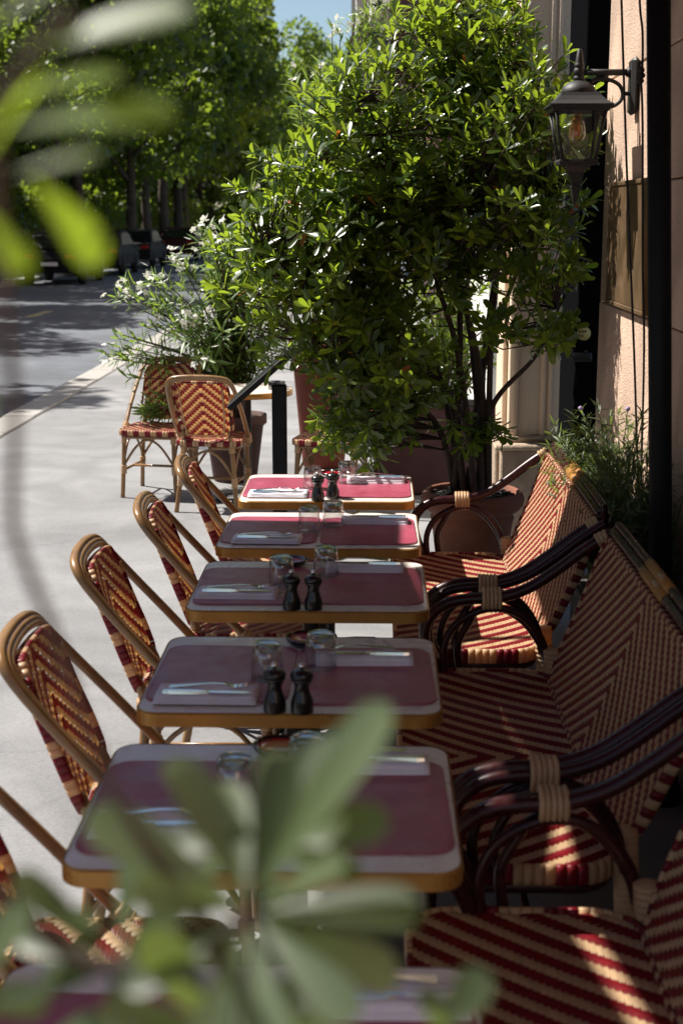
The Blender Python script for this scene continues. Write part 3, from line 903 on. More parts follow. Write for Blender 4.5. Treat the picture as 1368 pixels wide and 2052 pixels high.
for i, (x, y, a, lab) in enumerate(CH):
    o = chair if i == 0 else copy_tree(chair)
    o.location = (x, y, 0); o.rotation_euler = (0, 0, R(a)); o['label'] = lab
    o['group'] = 'woven bistro chairs'

# ---- woven two-seat bench (backs onto the wall, opens towards -x)
def build_bench():
    root = thing('rattan_bench', '', 'bench', (.33, 0, 0))
    SZ, HL = .455, .70
    sp = rrect(-.255, -HL, .215, HL, .09, 5)
    b = MB()
    def fs(u, v, h):
        d = max(0, 1 - (u / .30) ** 2) * max(0, 1 - (v / .75) ** 4)
        return (u, v, SZ + h - .018 * d)
    # cream strands run along the bench (y), red ones across it (x); u of the weave = x, v = y
    weave_seat(b, sp, fs)
    b.add([(p[0] * .985, p[1] * .985, SZ - .030) for p in sp], [tuple(range(len(sp)))], 1, False)
    tag(b.build('seat', [M['cream'], M['red']], root), kind='stuff')
    b = MB(); o3 = [(p[0], p[1], SZ - .018) for p in sp] + [(sp[0][0], sp[0][1], SZ - .018)]
    rim(b, o3, (0, 0, 1), .048, .012, 150, lambda k: 1 if k % 7 in (0, 1, 2) else 0, (0, 0, SZ)); tag(b.build('seat_border', [M['cream'], M['red']], root), kind='stuff')
    b = MB(); b.tube([(p[0] * .95, p[1] * .98, SZ - .055) for p in sp], .016, 8, closed=True); b.build('seat_frame', M['maroon_cane'], root)
    # back
    p0, p1 = Vector((.225, 0, .455)), Vector((.398, 0, .895))
    ax = (p1 - p0).normalized(); nrm = Vector((-ax.z, 0, ax.x)); Lh = (p1 - p0).length
    def fb(side):
        def f(u, v, h):
            return p0 + ax * v + Vector((0, u, 0)) + nrm * (side * (.008 + h) - .012 * math.sin(math.pi * v / Lh))
        return f
    bp = [(-.60, .0), (.60, .0), (.665, .10), (.685, Lh * .6), (.685, Lh - .05), (.655, Lh), (-.655, Lh), (-.685, Lh - .05), (-.685, Lh * .6), (-.665, .10)]
    b = MB(); weave(b, bp, .0160, .0130, 4, 2, fb(1), sym=True, flip=1, hgt=.0032, strands=2)
    b.add([Vector(fb(-1)(u, v, 0)) for u, v in bp], [tuple(range(len(bp)))], 1, False)
    tag(b.build('back_panel', [M['cream'], M['red']], root), kind='stuff')
    b = MB(); fm = fb(0)
    ol = [Vector(fm(u, v, 0)) for u, v in (bp + [bp[0]])]
    rim(b, ol, nrm, .030, .012, 150, lambda k: k % 2, fm(0, Lh / 2, 0)); tag(b.build('back_border', [M['cream'], M['red']], root), kind='stuff')
    # top rails with a bamboo ferrule
    b = MB()
    for (x, z, r) in ((.412, .918, .0165), (.440, .905, .0165), (.424, .942, .0125)):
        b.tube(smooth([(x - .012, -.70, z - .045), (x - .002, -.672, z - .01), (x, -.60, z), (x, 0, z + .004), (x, .60, z), (x - .002, .672, z - .01), (x - .012, .70, z - .045)], 4), r, 10)
    b.build('top_rail', M['maroon_cane'], root)
    b = MB()
    for (x, z, r) in ((.412, .9215, .0185), (.440, .9085, .0185), (.424, .9455, .0145)): b.tube([(x, -.15, z), (x, .0, z), (x, .15, z)], [r, r * 1.01, r], 12)
    b.build('ferrule', M['ferrule'], root)
    for s_ in (-1, 1):
        # arm: two canes side by side sweeping down from the top rail and looping to the front leg
        for k, (dy, dd) in enumerate(((0, 0), (.033, .004))):
            y = s_ * (.705 + dy)
            L = [(.405, .905), (.372, .885), (.315, .845), (.235, .782), (.150, .725), (.06, .696), (-.03, .690), (-.10, .676), (-.152, .636), (-.172, .580), (-.160, .515), (-.130, .455), (-.120, .30), (-.125, 0)]
            if k: L = L[:-2] + [(-.105, .435)]
            b = MB(); b.tube(smooth([(x + dd * 3, y, z - dd) for x, z in L], 4), .0185 if k == 0 else .016, 10)
            b.build('arm', M['maroon_cane'], root)
        for k in range(2):
            L = [(-.105 + k * .05, .44), (-.110 + k * .045, .53), (-.075 + k * .045, .605), (.0, .652 - k * .006), (.075, .660 - k * .008), (.150, .625 - k * .02), (.205, .545 - k * .02), (.225, .46)]
            b = MB(); b.tube(smooth([(x, s_ * (.703 + k * .028), z) for x, z in L], 4), .0125, 8); b.build('arm_loop', M['maroon_cane'], root)
        b = MB()
        wp = [(.02, .008), (.034, .0), (.048, -.008)]
        for q in range(5):
            x = .015 + q * .0125
            b.tube([(x, s_ * .685, .678), (x, s_ * .687, .702), (x, s_ * .705, .716), (x, s_ * .738, .716), (x, s_ * .756, .702), (x, s_ * .757, .676), (x, s_ * .738, .652), (x, s_ * .703, .652)], .0068, 6, closed=True)
        b.build('binding', M['cream'], root)
        b = MB(); wrap_tube(b, (.398, s_ * .704, .900), (.362, s_ * .705, .880), .0235, 3); b.build('binding', M['cream'], root)
        b = MB(); wrap_tube(b, (.232, s_ * .672, .535), (.245, s_ * .67, .32), .030, 14); b.build('binding', M['cream'], root)
        b = MB(); b.tube(smooth([(.238, s_ * .67, .47), (.252, s_ * .67, .25), (.295, s_ * .67, 0)], 4), .020, 10); b.build('leg', M['maroon_cane'], root)
        b = MB(); b.tube(smooth([(-.20, s_ * .62, .42), (-.205, s_ * .62, .2), (-.215, s_ * .62, 0)], 4), .018, 10); b.build('leg', M['maroon_cane'], root)
    b = MB()
    for s_ in (-1, 1): b.tube([(-.12, s_ * .69, .14), (.27, s_ * .67, .14)], .012, 8)
    b.tube([(.06, -.69, .14), (.06, .69, .14)], .012, 8)
    b.build('stretcher', M['maroon_cane'], root)
    return root
def weave_seat(b, sp, fs):
    # twill with cream floats along y: swap axes so that the weave's v = y, and mirror the stripes about the bench's middle
    a, bb, per, half = .0128, .0098, 8, 4
    xs = [p[0] for p in sp]; ys = [p[1] for p in sp]
    i0, i1 = int(min(xs) / a) - 1, int(max(xs) / a) + 1
    j0, j1 = int(min(ys) / bb) - 1, int(max(ys) / bb) + 1
    ok = {}
    for i in range(i0, i1 + 1):
        for j in range(j0, j1 + 1):
            if inside(((i + .5) * a, (j + .5) * bb), sp):
                ok[(i, j)] = int(math.floor((abs(j + .5) - .5) + i)) % per < half
    def strip(pts, mi, n, along_y, h):
        u0, u1, v0, v1 = pts
        for k in range(n):
            if along_y:
                s0, s1 = u0 + (u1 - u0) * k / n + .0002, u0 + (u1 - u0) * (k + 1) / n - .0002
                L = [v0 - .001, v0 + (v1 - v0) * .22, v1 - (v1 - v0) * .22, v1 + .001]
                P = lambda s, q, hh: fs(s, L[q], hh)
            else:
                s0, s1 = v0 + (v1 - v0) * k / n + .0002, v0 + (v1 - v0) * (k + 1) / n - .0002
                L = [u0 - .001, u0 + (u1 - u0) * .25, u1 - (u1 - u0) * .25, u1 + .001]
                P = lambda s, q, hh: fs(L[q], s, hh)
            H = [-.0006, h, h, -.0006]; sm_ = (s0 + s1) / 2; vv = []
            for q in range(4):
                vv += [P(s0, q, H[q] - .0018), P(sm_, q, H[q] + .0007), P(s1, q, H[q] - .0018)]
            ff = [(q * 3 + e, q * 3 + e + 1, q * 3 + e + 4, q * 3 + e + 3) if along_y else (q * 3 + e, q * 3 + e + 3, q * 3 + e + 4, q * 3 + e + 1) for q in range(3) for e in range(2)]
            b.add(vv, ff, mi, True)
    for i in range(i0, i1 + 1):
        j = j0
        while j <= j1:
            if ok.get((i, j)) is True:
                k = j
                while ok.get((i, k + 1)) is True and k - j < 3: k += 1
                strip((i * a, (i + 1) * a, j * bb, (k + 1) * bb), 0, 2, True, .0035 * random.uniform(.85, 1.1)); j = k + 1
            else: j += 1
    for j in range(j0, j1 + 1):
        i = i0
        while i <= i1:
            if ok.get((i, j)) is False:
                k = i
                while ok.get((k + 1, j)) is False: k += 1
                strip((i * a, (k + 1) * a, j * bb, (j + 1) * bb), 1, 2, False, .0026 * random.uniform(.85, 1.1)); i = k + 1
            else: i += 1
bench = build_bench()
for i, (y, lab) in enumerate(((5.27, 'two-seat woven bench whose far arm reaches the big terracotta pot'),
                              (3.66, 'middle two-seat woven bench, between two other benches'),
                              (2.05, 'two-seat woven bench at the row end away from the terracotta pot'))):
    o = bench if i == 0 else copy_tree(bench)
    o.location = (.33, y, 0); o['label'] = lab; o['group'] = 'woven benches along the wall'

# ---- side table by the oleander
t = thing('round_table', 'small round table with brass edge between the oleander and the menu stand', 'table', (-.86, 9.42, 0))
b = MB(); b.lathe([(0, .716), (.30, .716), (.30, .75), (.296, .752), (0, .752)], 40); b.build('tabletop', M['laminate'], t)
b = MB(); b.lathe([(.3005, .714), (.305, .716), (.305, .75), (.3005, .753)], 40, closed=True); b.build('edge_band', M['brass'], t)
b = MB(); b.lathe([(.22, 0), (.21, .015), (.05, .04), (.028, .07), (.028, .70), (.06, .714)], 24); b.build('pedestal', M['iron'], t)
b = MB(); b.lathe([(0, 0), (.055, 0), (.06, .05), (.052, .052), (.045, .012), (0, .01)], 20); tag(b.build('ashtray', M['dish'], None, (-.66, 9.40, .753)), 'tall dark ashtray on the small round table by the oleander', 'ashtray')

# ---- menu stand
t = thing('menu_stand', 'black menu stand with sloping lectern top behind the row of tables', 'menu stand', (-.492, 7.2, 0))
b = MB(); b.box((0, 0, .52), (.074, .06, 1.04), bev=.006); b.build('post', M['dark_paint'], t)
b = MB(); b.box((0, 0, .012), (.40, .40, .024), bev=.008); b.build('foot_plate', M['dark_paint'], t)
rot = Matrix.Rotation(-R(41), 3, 'Y')
b = MB(); b.box((0, 0, 0), (.56, .42, .032), rot=rot, bev=.006); lect = b.build('lectern_top', M['dark_paint'], t, (-.03, 0, 1.125))
b = MB(); b.box(rot @ Vector((0, 0, .0178)), (.50, .36, .002), rot=rot); b.build('menu_cover', M['window'], lect)

# ================================================================== ON THE WALL
# ---- lantern (axis at x = .778, wall face at 1.015)
LX, LY = .785, 5.80
t = thing('wall_lantern', 'dark iron square lantern with amber filament bulb on a wall bracket', 'lantern', (LX, LY, 2.0))
def sq(prof, mb, mi=0, c=(0, 0, 0)): mb.lathe([(r * math.sqrt(2), z) for r, z in prof], 4, c, mi, ang0=R(45), smooth=False)
b = MB(); sq([(.114, .293), (.122, .297), (.122, .303), (.098, .318), (.080, .336), (.071, .350)], b); b.lathe([(.070, .350), (.071, .354), (.061, .374), (.042, .390), (.020, .397), (0, .398)], 24); rf = b.build('roof', M['lamp_metal'], t)
b = MB(); b.lathe([(.022, .394), (.0215, .412), (.019, .414), (.019, .418), (.022, .420), (.0215, .440), (.018, .443), (.018, .450), (.021, .453), (.019, .457), (.016, .470), (.010, .512), (.006, .516), (0, .517)], 12); b.build('finial', M['lamp_metal'], rf)
# body: four tapered corner bars, top and bottom frames, panes with thickness
zt, zb, wt, wb_ = .293, .085, .098, .062
for sx in (-1, 1):
    for sy in (-1, 1):
        b = MB(); b.tube([(sx * wb_, sy * wb_, zb), (sx * wt, sy * wt, zt)], .0085, 4); b.build('corner_bar', M['lamp_metal'], t)
b = MB(); sq([(wt + .012, zt + .002), (wt + .012, zt - .014), (wt - .006, zt - .014), (wt - .006, zt + .002)], b)
for a_ in range(4):
    for s_ in (-1, 1):
        q = Matrix.Rotation(R(90 * a_), 3, 'Z')
        b.add([q @ Vector(p) for p in ((s_ * (wt - .002), -wt + .001, zt - .012), (s_ * (wt - .032), -wt + .001, zt - .012), (s_ * (wt - .030), -wt + .003, zt - .020), (s_ * (wt - .018), -wt + .004, zt - .032), (s_ * (wt - .008), -wt + .006, zt - .036))], [(0, 1, 2, 3, 4)], 0, False)
b.build('top_frame', M['lamp_metal'], t)
b = MB(); sq([(wb_ + .010, zb + .012), (wb_ + .014, zb + .004), (wb_ + .010, zb - .008), (wb_ - .012, zb - .014), (.030, zb - .034), (.022, zb - .060), (.017, zb - .075), (.013, zb - .080), (.0135, zb - .086), (.019, zb - .090), (.018, zb - .096), (.008, zb - .150), (.0, zb - .152)], b); b.build('lower_finial', M['lamp_metal'], t)
for a_ in range(4):
    q = Matrix.Rotation(R(90 * a_), 3, 'Z')
    vv = [q @ Vector(p) for p in ((-wb_, -wb_ + .001, zb), (wb_, -wb_ + .001, zb), (wt, -wt + .001, zt), (-wt, -wt + .001, zt))]
    b = MB(); b.add(vv, [(0, 1, 2, 3)], 0, False); b.build('glass_pane', M['glass'], t)
b = MB(); b.lathe([(.0, -.095), (.012, -.093), (.026, -.082), (.033, -.066), (.034, -.050), (.028, -.022), (.019, .004), (.0135, .022)], 20, (0, 0, .255)); bl = b.build('bulb', M['bulb_amber'], t)
b = MB(); b.lathe([(.0145, .018), (.0145, .05), (.02, .05), (.02, .06)], 14, (0, 0, .255)); b.build('socket', M['lamp_metal'], bl)
b = MB()
for k in range(6):
    a_ = k * math.pi / 3
    b.tube([(.012 * math.cos(a_), .012 * math.sin(a_), .185), (.009 * math.cos(a_ + .3), .009 * math.sin(a_ + .3), .255)], .0022, 5)
b.tube([(0, 0, .19), (0, 0, .27)], .004, 6); b.build('filament', M['filament'], bl)
b = MB(); b.tube([(0, 0, .428), (.205, 0, .428)], .0125, 12); b.tube([(.185, 0, .428), (.205, 0, .428)], .018, 12); b.build('arm', M['lamp_metal'], t)
b = MB(); b.tube(smooth([(.045, 0, .392), (.060, 0, .400), (.085, 0, .404), (.125, 0, .398), (.158, 0, .380), (.172, 0, .350), (.165, 0, .322), (.140, 0, .302), (.120, 0, .298)], 5), [.004] + [.0075] * 39 + [.004], 8); b.tube([(.10, 0, .402), (.10, 0, .425)], .012, 8); b.tube([(.172, 0, .348), (.20, 0, .348)], .008, 8); b.build('scroll_bracket', M['lamp_metal'], t)
b = MB(); b.box((.213, 0, .376), (.030, .105, .215), bev=.018); b.build('back_plate', M['lamp_metal'], t)

# ---- bronze plate on the wall
t = thing('wall_plate', 'large bronze plate fixed to the wall below the lantern, dappled with leaf shadows', 'plaque', (1.0, 5.79, 1.765))
b = MB(); b.box((0, 0, 0), (.016, .84, .47), bev=.003); b.build('plate', M['bronze'], t)
for y_, z_, dy, dz in ((-.432, 0, .018, .50), (.432, 0, .018, .50), (0, .244, .846, .018), (0, -.244, .846, .018)):
    b = MB(); b.box((-.003, y_, z_), (.022, dy, dz), bev=.003); b.build('frame_bar', M['bronze'] if y_ > -.4 else M['frame_gold'], t)

# ---- awning post, cords, awning
t = thing('awning_post', 'thick black awning post standing before the stone wall beside the benches', 'post', (.943, 4.40, 0))
b = MB(); b.tube([(0, 0, 0), (-.135, 0, 2.74)], .036, 16); b.tube([(0, 0, .0), (0, 0, .05)], .06, 16); b.build('shaft', M['dark_paint'], t)
b = MB(); b.box((-.105, .036, 2.2), (.03, .02, .10), bev=.005); b.build('cleat', M['black_metal'], t)
def cord(pts, label, knot=None):
    b = MB(); b.tube(smooth(pts, 6), .0042, 6)
    if knot:
        for dz in (-.018, 0, .018): b.lathe([(0, -.012), (.010, -.008), (.014, 0), (.010, .008), (0, .012)], 8, (knot[0] + random.uniform(-.003, .003), knot[1], knot[2] + dz))
    return tag(b.build('hanging_rope', M['rope']), label, 'rope', 'ropes beside the awning post')
cord([(.848, 5.30, 2.8), (.858, 5.30, 2.62), (.905, 5.30, 1.98), (.953, 5.30, 1.395), (.985, 5.30, .95), (1.0, 5.29, .75)], 'single thin dark cord hanging slantwise in front of the bronze plate')
cord([(.912, 5.30, 2.85), (.922, 5.30, 2.62), (.936, 5.30, 2.52), (.941, 5.3, 2.40), (.938, 5.30, 2.36), (.95, 5.30, 2.20), (.972, 5.30, 1.7), (.99, 5.30, 1.396), (1.0, 5.3, .9)], 'knotted dark cord hanging close beside the black awning post', (.938, 5.30, 2.37))

AW = []
def aw_pt(X, Y, z0):
    """awning point that shades (X, Y) at height z0"""
    k = -sun_dir.x / sun_dir.z; ky = sun_dir.y / sun_dir.z
    za = 3.0
    for _ in range(5):
        xa = X - (za - z0) * k; za = 2.96 + .07 * (xa + 2.0)
    return (xa, Y + (za - z0) * ky, za)
t = thing('awning', 'unseen dark red cloth awning over the tables, its slit shaped for sun strips', 'awning', (1.0, 3.2, 2.9))
def cloth(name, e0, e1):
    b = MB(); vv, ff = [], []
    for p, q in zip(e0, e1):
        for z_ in (0, .006): vv += [(p[0] - 1.0, p[1] - 3.2, p[2] - 2.9 + z_), (q[0] - 1.0, q[1] - 3.2, q[2] - 2.9 + z_)]
    n = len(e0)
    for i in range(n - 1):
        a_ = i * 4; c = a_ + 4
        ff += [(a_, c, c + 1, a_ + 1), (a_ + 2, a_ + 3, c + 3, c + 2), (a_, a_ + 2, c + 2, c), (a_ + 1, c + 1, c + 3, a_ + 3)]
    ff += [(0, 1, 3, 2), (n * 4 - 4, n * 4 - 2, n * 4 - 1, n * 4 - 3)]
    b.add(vv, ff, 0, False); return b.build(name, M['fabric'], t)
gap_in = [(5.06, .64), (4.60, .62), (4.45, .32), (3.95, .36), (3.38, .45), (2.97, .447), (2.66, .449), (2.34, .495), (1.6, .50), (.35, .50)]  # unseen slit in the cloth, shaped to drop sun strips on the bench seats
gap_out = [(5.12, .30), (4.60, .285), (4.45, .31), (3.95, .355), (3.38, .445), (2.97, .382), (2.66, .400), (2.34, .456), (1.6, .495), (.35, .495)]
inner = [aw_pt(X, Y, .46) for Y, X in gap_in]
outer = [aw_pt(X, Y, .46) for Y, X in gap_out]
wall_e = [(.985, p[1], 2.96 + .07 * 2.985) for p in inner]
ox = aw_pt(-.63, 3, .75)[0]
out_e = [(ox, p[1] + (.0 if i else .02), 2.96 + .07 * (ox + 2)) for i, p in enumerate(outer)]
cloth('inner_cloth', inner, wall_e); cloth('outer_cloth', outer, out_e)
b = MB(); b.tube([(ox - 1.0, out_e[-1][1] - 3.2, out_e[0][2] - 2.92), (ox - 1.0, out_e[0][1] - 3.2, out_e[0][2] - 2.92)], .025, 8); b.build('front_bar', M['dark_paint'], t)
b = MB(); b.box((-.02, (wall_e[0][1] + wall_e[-1][1]) / 2 - 3.2, .13), (.10, wall_e[0][1] - wall_e[-1][1], .14), bev=.02); b.build('cassette', M['dark_paint'], t)
for yy in (wall_e[-1][1] + .4, wall_e[0][1] - .35):
    b = MB(); b.tube([(-.06, yy - 3.2, .08), (-1.4, yy - 3.2 + .02, .0), (ox - 1.0, yy - 3.2, out_e[0][2] - 2.925)], .022, 8); b.build('folding_arm', M['dark_paint'], t)

# ================================================================== PLANTS
def leaf_template(L, W, tipw=.5, fold=.12, curl=.06, nx=5, obov=True):
    """leaf along +x, normal +z. returns verts, faces"""
    vv, ff = [], []
    for i in range(nx + 1):
        s = i / nx
        if obov: s = 1 - (1 - s) ** 1.35; wd = W * .5 * max(.045, (s ** .95) * math.sqrt(max(0, 1 - s ** 5)) * 1.22)
        else: wd = W * .5 * math.sin(math.pi * s ** .9) ** .8 if 0 < s < 1 else .03 * W
        zc = -curl * L * s * s
        vv += [(L * s, -wd, zc + fold * wd), (L * s, 0, zc), (L * s, wd, zc + fold * wd)]
    for i in range(nx):
        a_ = i * 3
        ff += [(a_, a_ + 3, a_ + 4, a_ + 1), (a_ + 1, a_ + 4, a_ + 5, a_ + 2)]
    return np.array(vv, float), ff
def frames(dirs, normals_hint):
    x = dirs / np.linalg.norm(dirs, axis=1, keepdims=True)
    y = np.cross(normals_hint, x); ln = np.linalg.norm(y, axis=1, keepdims=True); ln[ln < 1e-6] = 1
    y = y / ln
    z = np.cross(x, y)
    return np.stack([x, y, z], axis=2)        # columns
def leaves_mesh(name, tmpl, pos, rot, scale, mat):
    V, F = tmpl
    n, k = len(pos), len(V)
    P = np.einsum('nij,kj->nki', rot, V) * scale[:, None, None] + pos[:, None, :]
    F = np.array(F); faces = (F[None] + (np.arange(n) * k)[:, None, None]).reshape(-1, F.shape[1])
    me = bpy.data.meshes.new(name)
    me.vertices.add(n * k); me.vertices.foreach_set('co', P.reshape(-1))
    me.loops.add(faces.size); me.loops.foreach_set('vertex_index', faces.reshape(-1).astype(np.int32))
    me.polygons.add(len(faces)); me.polygons.foreach_set('loop_start', np.arange(0, faces.size, F.shape[1], dtype=np.int32))
    me.polygons.foreach_set('use_smooth', np.ones(len(faces), bool))
    me.materials.append(mat); me.update(calc_edges=True); me.validate()
    return me
def rosettes(tips, dirs, n_lo, n_hi, spread, L_lo, L_hi):
    pos, dr, nh, scl = [], [], [], []
    for p, d in zip(tips, dirs):
        d = Vector(d).normalized(); a = d.orthogonal().normalized(); bb = d.cross(a)
        n = random.randint(n_lo, n_hi); ph = random.random() * 6.28
        for k in range(n):
            t_ = k / n
            az = ph + k * 2.4
            el = R(spread[0] + (spread[1] - spread[0]) * (1 - t_)) + random.uniform(-.18, .18)
            v = d * math.cos(el) + (a * math.cos(az) + bb * math.sin(az)) * math.sin(el)
            v.z += .06
            pos.append(Vector(p) - d * (.035 * (1 - t_))); dr.append(v); nh.append(d + Vector((random.uniform(-.25, .25), random.uniform(-.25, .25), .15)))
            scl.append(random.uniform(L_lo, L_hi) * (.75 + .25 * (1 - t_)))
    return np.array(pos), np.array(dr), np.array(nh), np.array(scl)

# ---- big potted shrub
BX, BY = .49, 7.08
ELL = [  # x, y, z, rx, ry, rz, number of leaf tips
    (-.32, 6.80, 1.66, .43, .56, .44, 150), (.04, 6.92, 2.16, .50, .62, .46, 190), (.42, 6.92, 2.58, .32, .46, .40, 110), (.66, 6.64, 2.16, .32, .56, .44, 125),
    (.72, 6.50, 1.72, .22, .44, .24, 30), (-.02, 6.85, 1.24, .36, .56, .40, 105), (-.04, 6.80, .90, .28, .38, .18, 45), (.26, 6.84, 1.80, .44, .60, .34, 110),
    (.70, 6.50, 1.38, .24, .34, .10, 16), (.52, 6.95, .78, .13, .13, .13, 8), (.28, 6.95, .98, .22, .26, .22, 5), (.12, 6.95, 2.70, .22, .3, .12, 6)]
tips, dirs = [], []
cen = Vector((.22, 7.05, 1.55))
for (x, y, z, rx, ry, rz_, n) in ELL:
    for _ in range(int(n * 2.1)):
        v = Vector((random.gauss(0, 1), random.gauss(0, 1), random.gauss(0, 1))).normalized()
        r = random.uniform(.25, 1.0) ** .45 * (1.0 + .42 * mnoise.noise(v * 1.9 + Vector((x * 7, y * 3, z * 5))))
        p = Vector((x + v.x * rx * r, y + v.y * ry * r, z + v.z * rz_ * r))
        if p.z < .55 or p.x > .985: continue
        dd = (p - cen); dd.z += .35
        dd = dd.normalized() + v * .35 + Vector((random.uniform(-.35, .35), random.uniform(-.35, .35), random.uniform(-.1, .55)))
        if p.z < 1.15: dd.z -= .9
        tips.append(p); dirs.append(dd.normalized())
for _ in range(620):      # leaves deep inside the crown
    (x, y, z, rx, ry, rz_, n) = random.choice(ELL[:4] + ELL[5:6] + ELL[7:8])
    v = Vector((random.gauss(0, 1), random.gauss(0, 1), random.gauss(0, 1))).normalized() * random.uniform(0, .62)
    tips.append(Vector((x + v.x * rx, y + v.y * ry + .12, z + v.z * rz_))); dirs.append(Vector((random.gauss(0, 1), random.gauss(0, 1), random.gauss(.2, 1))).normalized())
# stray shoots that break the outline
for (x, y, z, dx, dy, dz) in ((.45, 6.95, 3.0, .1, 0, 1), (.60, 6.9, 2.82, .5, 0, .9), (.95, 6.8, 2.45, .7, -.2, .7), (.80, 6.8, 2.55, .5, -.1, 1), (-.50, 6.7, 2.12, -.7, -.2, .8), (-.62, 6.7, 1.95, -.9, -.2, .5), (-.74, 6.75, 1.72, -1, 0, .4), (-.78, 6.8, 1.50, -1, 0, .1), (.2, 6.7, 2.75, 0, -.2, 1), (-.2, 6.7, 2.5, -.4, -.2, 1), (.93, 6.7, 1.92, 1, 0, .2), (.9, 6.7, 1.62, .9, 0, -.3), (.86, 6.7, 1.45, .8, 0, -.6)):
    for _ in range(3):
        tips.append(Vector((x + random.uniform(-.07, .07), y + random.uniform(-.1, .1), z + random.uniform(-.07, .07)))); dirs.append(Vector((dx + random.uniform(-.3, .3), dy + random.uniform(-.3, .3), dz + random.uniform(-.2, .2))).normalized())
bush = thing('potted_shrub', 'big glossy green shrub with many stems growing in the terracotta pot', 'shrub', (BX, BY, .50))
org = np.array([BX, BY, .50])
TL = leaf_template(1.0, .37, fold=.25, curl=.10, nx=6)
pos, dr, nh, scl = rosettes(tips, dirs, 7, 11, (12, 78), .055, .114)
rot_ = frames(dr, nh)
# the leaves that show largest: on the terrace side, outside
order = np.argsort(pos[:, 1] + .15 * rng.random(len(pos)) - .10 * np.clip(pos[:, 2] - 1.2, 0, 1.2))
pick = order[:300]; rest = order[300:]
old = rest[rng.random(len(rest)) < .0035]
rest = np.setdiff1d(rest, old)
fo = link('foliage', leaves_mesh('foliage', TL, pos[rest] - org, rot_[rest], scl[rest], M['leaf']), bush); tag(fo, kind='stuff')
fo = link('withered_foliage', leaves_mesh('withered_foliage', TL, pos[old] - org, rot_[old], scl[old], M['leaf_old']), bush); tag(fo, 'withered orange leaves', kind='stuff')
one = leaves_mesh('leaf', TL, np.zeros((1, 3)), np.eye(3)[None], np.ones(1), M['leaf'])
def leaf_obj(me, parent, p, r3, s):
    o = bpy.data.objects.new('leaf', me); COL.objects.link(o); o.parent = parent
    m = Matrix([[r3[i][j] * s for j in range(3)] + [p[i]] for i in range(3)] + [[0, 0, 0, 1]])
    o.matrix_local = m
    return o
for q in pick: leaf_obj(one, bush, pos[q] - org, rot_[q], float(scl[q]))
# stems
stem_paths = []
ends = [(-.55, 6.8, 1.75), (-.30, 7.1, 2.1), (-.05, 6.8, 2.4), (.20, 7.2, 2.6), (.42, 7.05, 2.8), (.66, 7.0, 2.5), (.80, 6.9, 1.95), (.0, 7.3, 1.6), (.35, 6.8, 2.0), (-.25, 6.8, 1.3), (.62, 7.2, 2.1), (.86, 6.8, 1.45)]
b = MB()
for k, e in enumerate(ends):
    a_ = k * 2.4
    st = Vector((BX + .09 * math.cos(a_), BY + .08 * math.sin(a_), .48)); e = Vector(e)
    m1 = st.lerp(e, .35) + Vector(((BX - .05 - e.x) * .16, 0, .12)); m2 = st.lerp(e, .7) + Vector((random.uniform(-.04, .04), random.uniform(-.05, .05), .06))
    pth = smooth([st, m1, m2, e], 8); stem_paths.append(pth)
    b.tube(pth, [(.019 - .014 * i / len(pth)) for i in range(len(pth))], 7)
b.build('trunk', M['bark'], bush).location = -Vector(org)
allp = [p for pth in stem_paths for p in pth[5:]]
AP = np.array([tuple(p) for p in allp])
b = MB()
for p, d in zip(tips, dirs):
    w_ = np.linalg.norm((AP - np.array(p)) * np.array([1, 1, 1]), axis=1) + np.where(AP[:, 2] > p.z - .02, .3, 0)
    q = allp[int(np.argmin(w_))]
    mid = q.lerp(p, .55) + Vector((0, 0, -.04)) ; mid = mid * .7 + (p - d * (p - q).length * .4) * .3
    b.tube([q, mid, p], [.0055, .0038, .0022], 4, caps=False)
tw = b.build('twigs', M['bark'], bush); tw.location = -Vector(org); tag(tw, kind='stuff')

# ---- second shrub in a maroon box planter behind the first
t = thing('box_planter', 'dark maroon box planter standing behind the big potted shrub', 'planter', (.42, 9.75, 0))
b = MB(); b.box((0, 0, .31), (.86, .36, .60), bev=.012); b.build('box', M['maroon_front'], t)
for s_ in (-1, 1):
    b = MB(); b.box((s_ * .40, -.165, .31), (.07, .07, .64), bev=.008); b.build('corner_post', M['maroon_front'], t)
b = MB(); b.box((0, 0, .615), (.78, .30, .02)); b.build('soil', M['soil'], t)
t = thing('planter_shrub', 'low leafy shrub growing in the maroon box planter', 'shrub', (.42, 9.75, .62))
tp, dd_ = [], []
for _ in range(240):
    v = Vector((random.gauss(0, 1), random.gauss(0, 1), random.gauss(0, 1))).normalized() * random.random() ** .4
    tp.append(Vector((v.x * .48, v.y * .30, .48 + v.z * .44))); dd_.append((v + Vector((0, 0, .5))).normalized())
p_, d_, n_h, s_c = rosettes(tp, dd_, 6, 9, (15, 80), .06, .10)
tag(link('foliage', leaves_mesh('foliage', TL, p_, frames(d_, n_h), s_c, M['leaf']), t), kind='stuff')
b = MB()
for p in tp[:60]: b.tube([(p.x * .3, p.y * .3, 0), (p.x * .7, p.y * .7, p.z * .5), tuple(p)], [.008, .006, .003], 5)
tag(b.build('stems', M['bark'], t), kind='stuff')

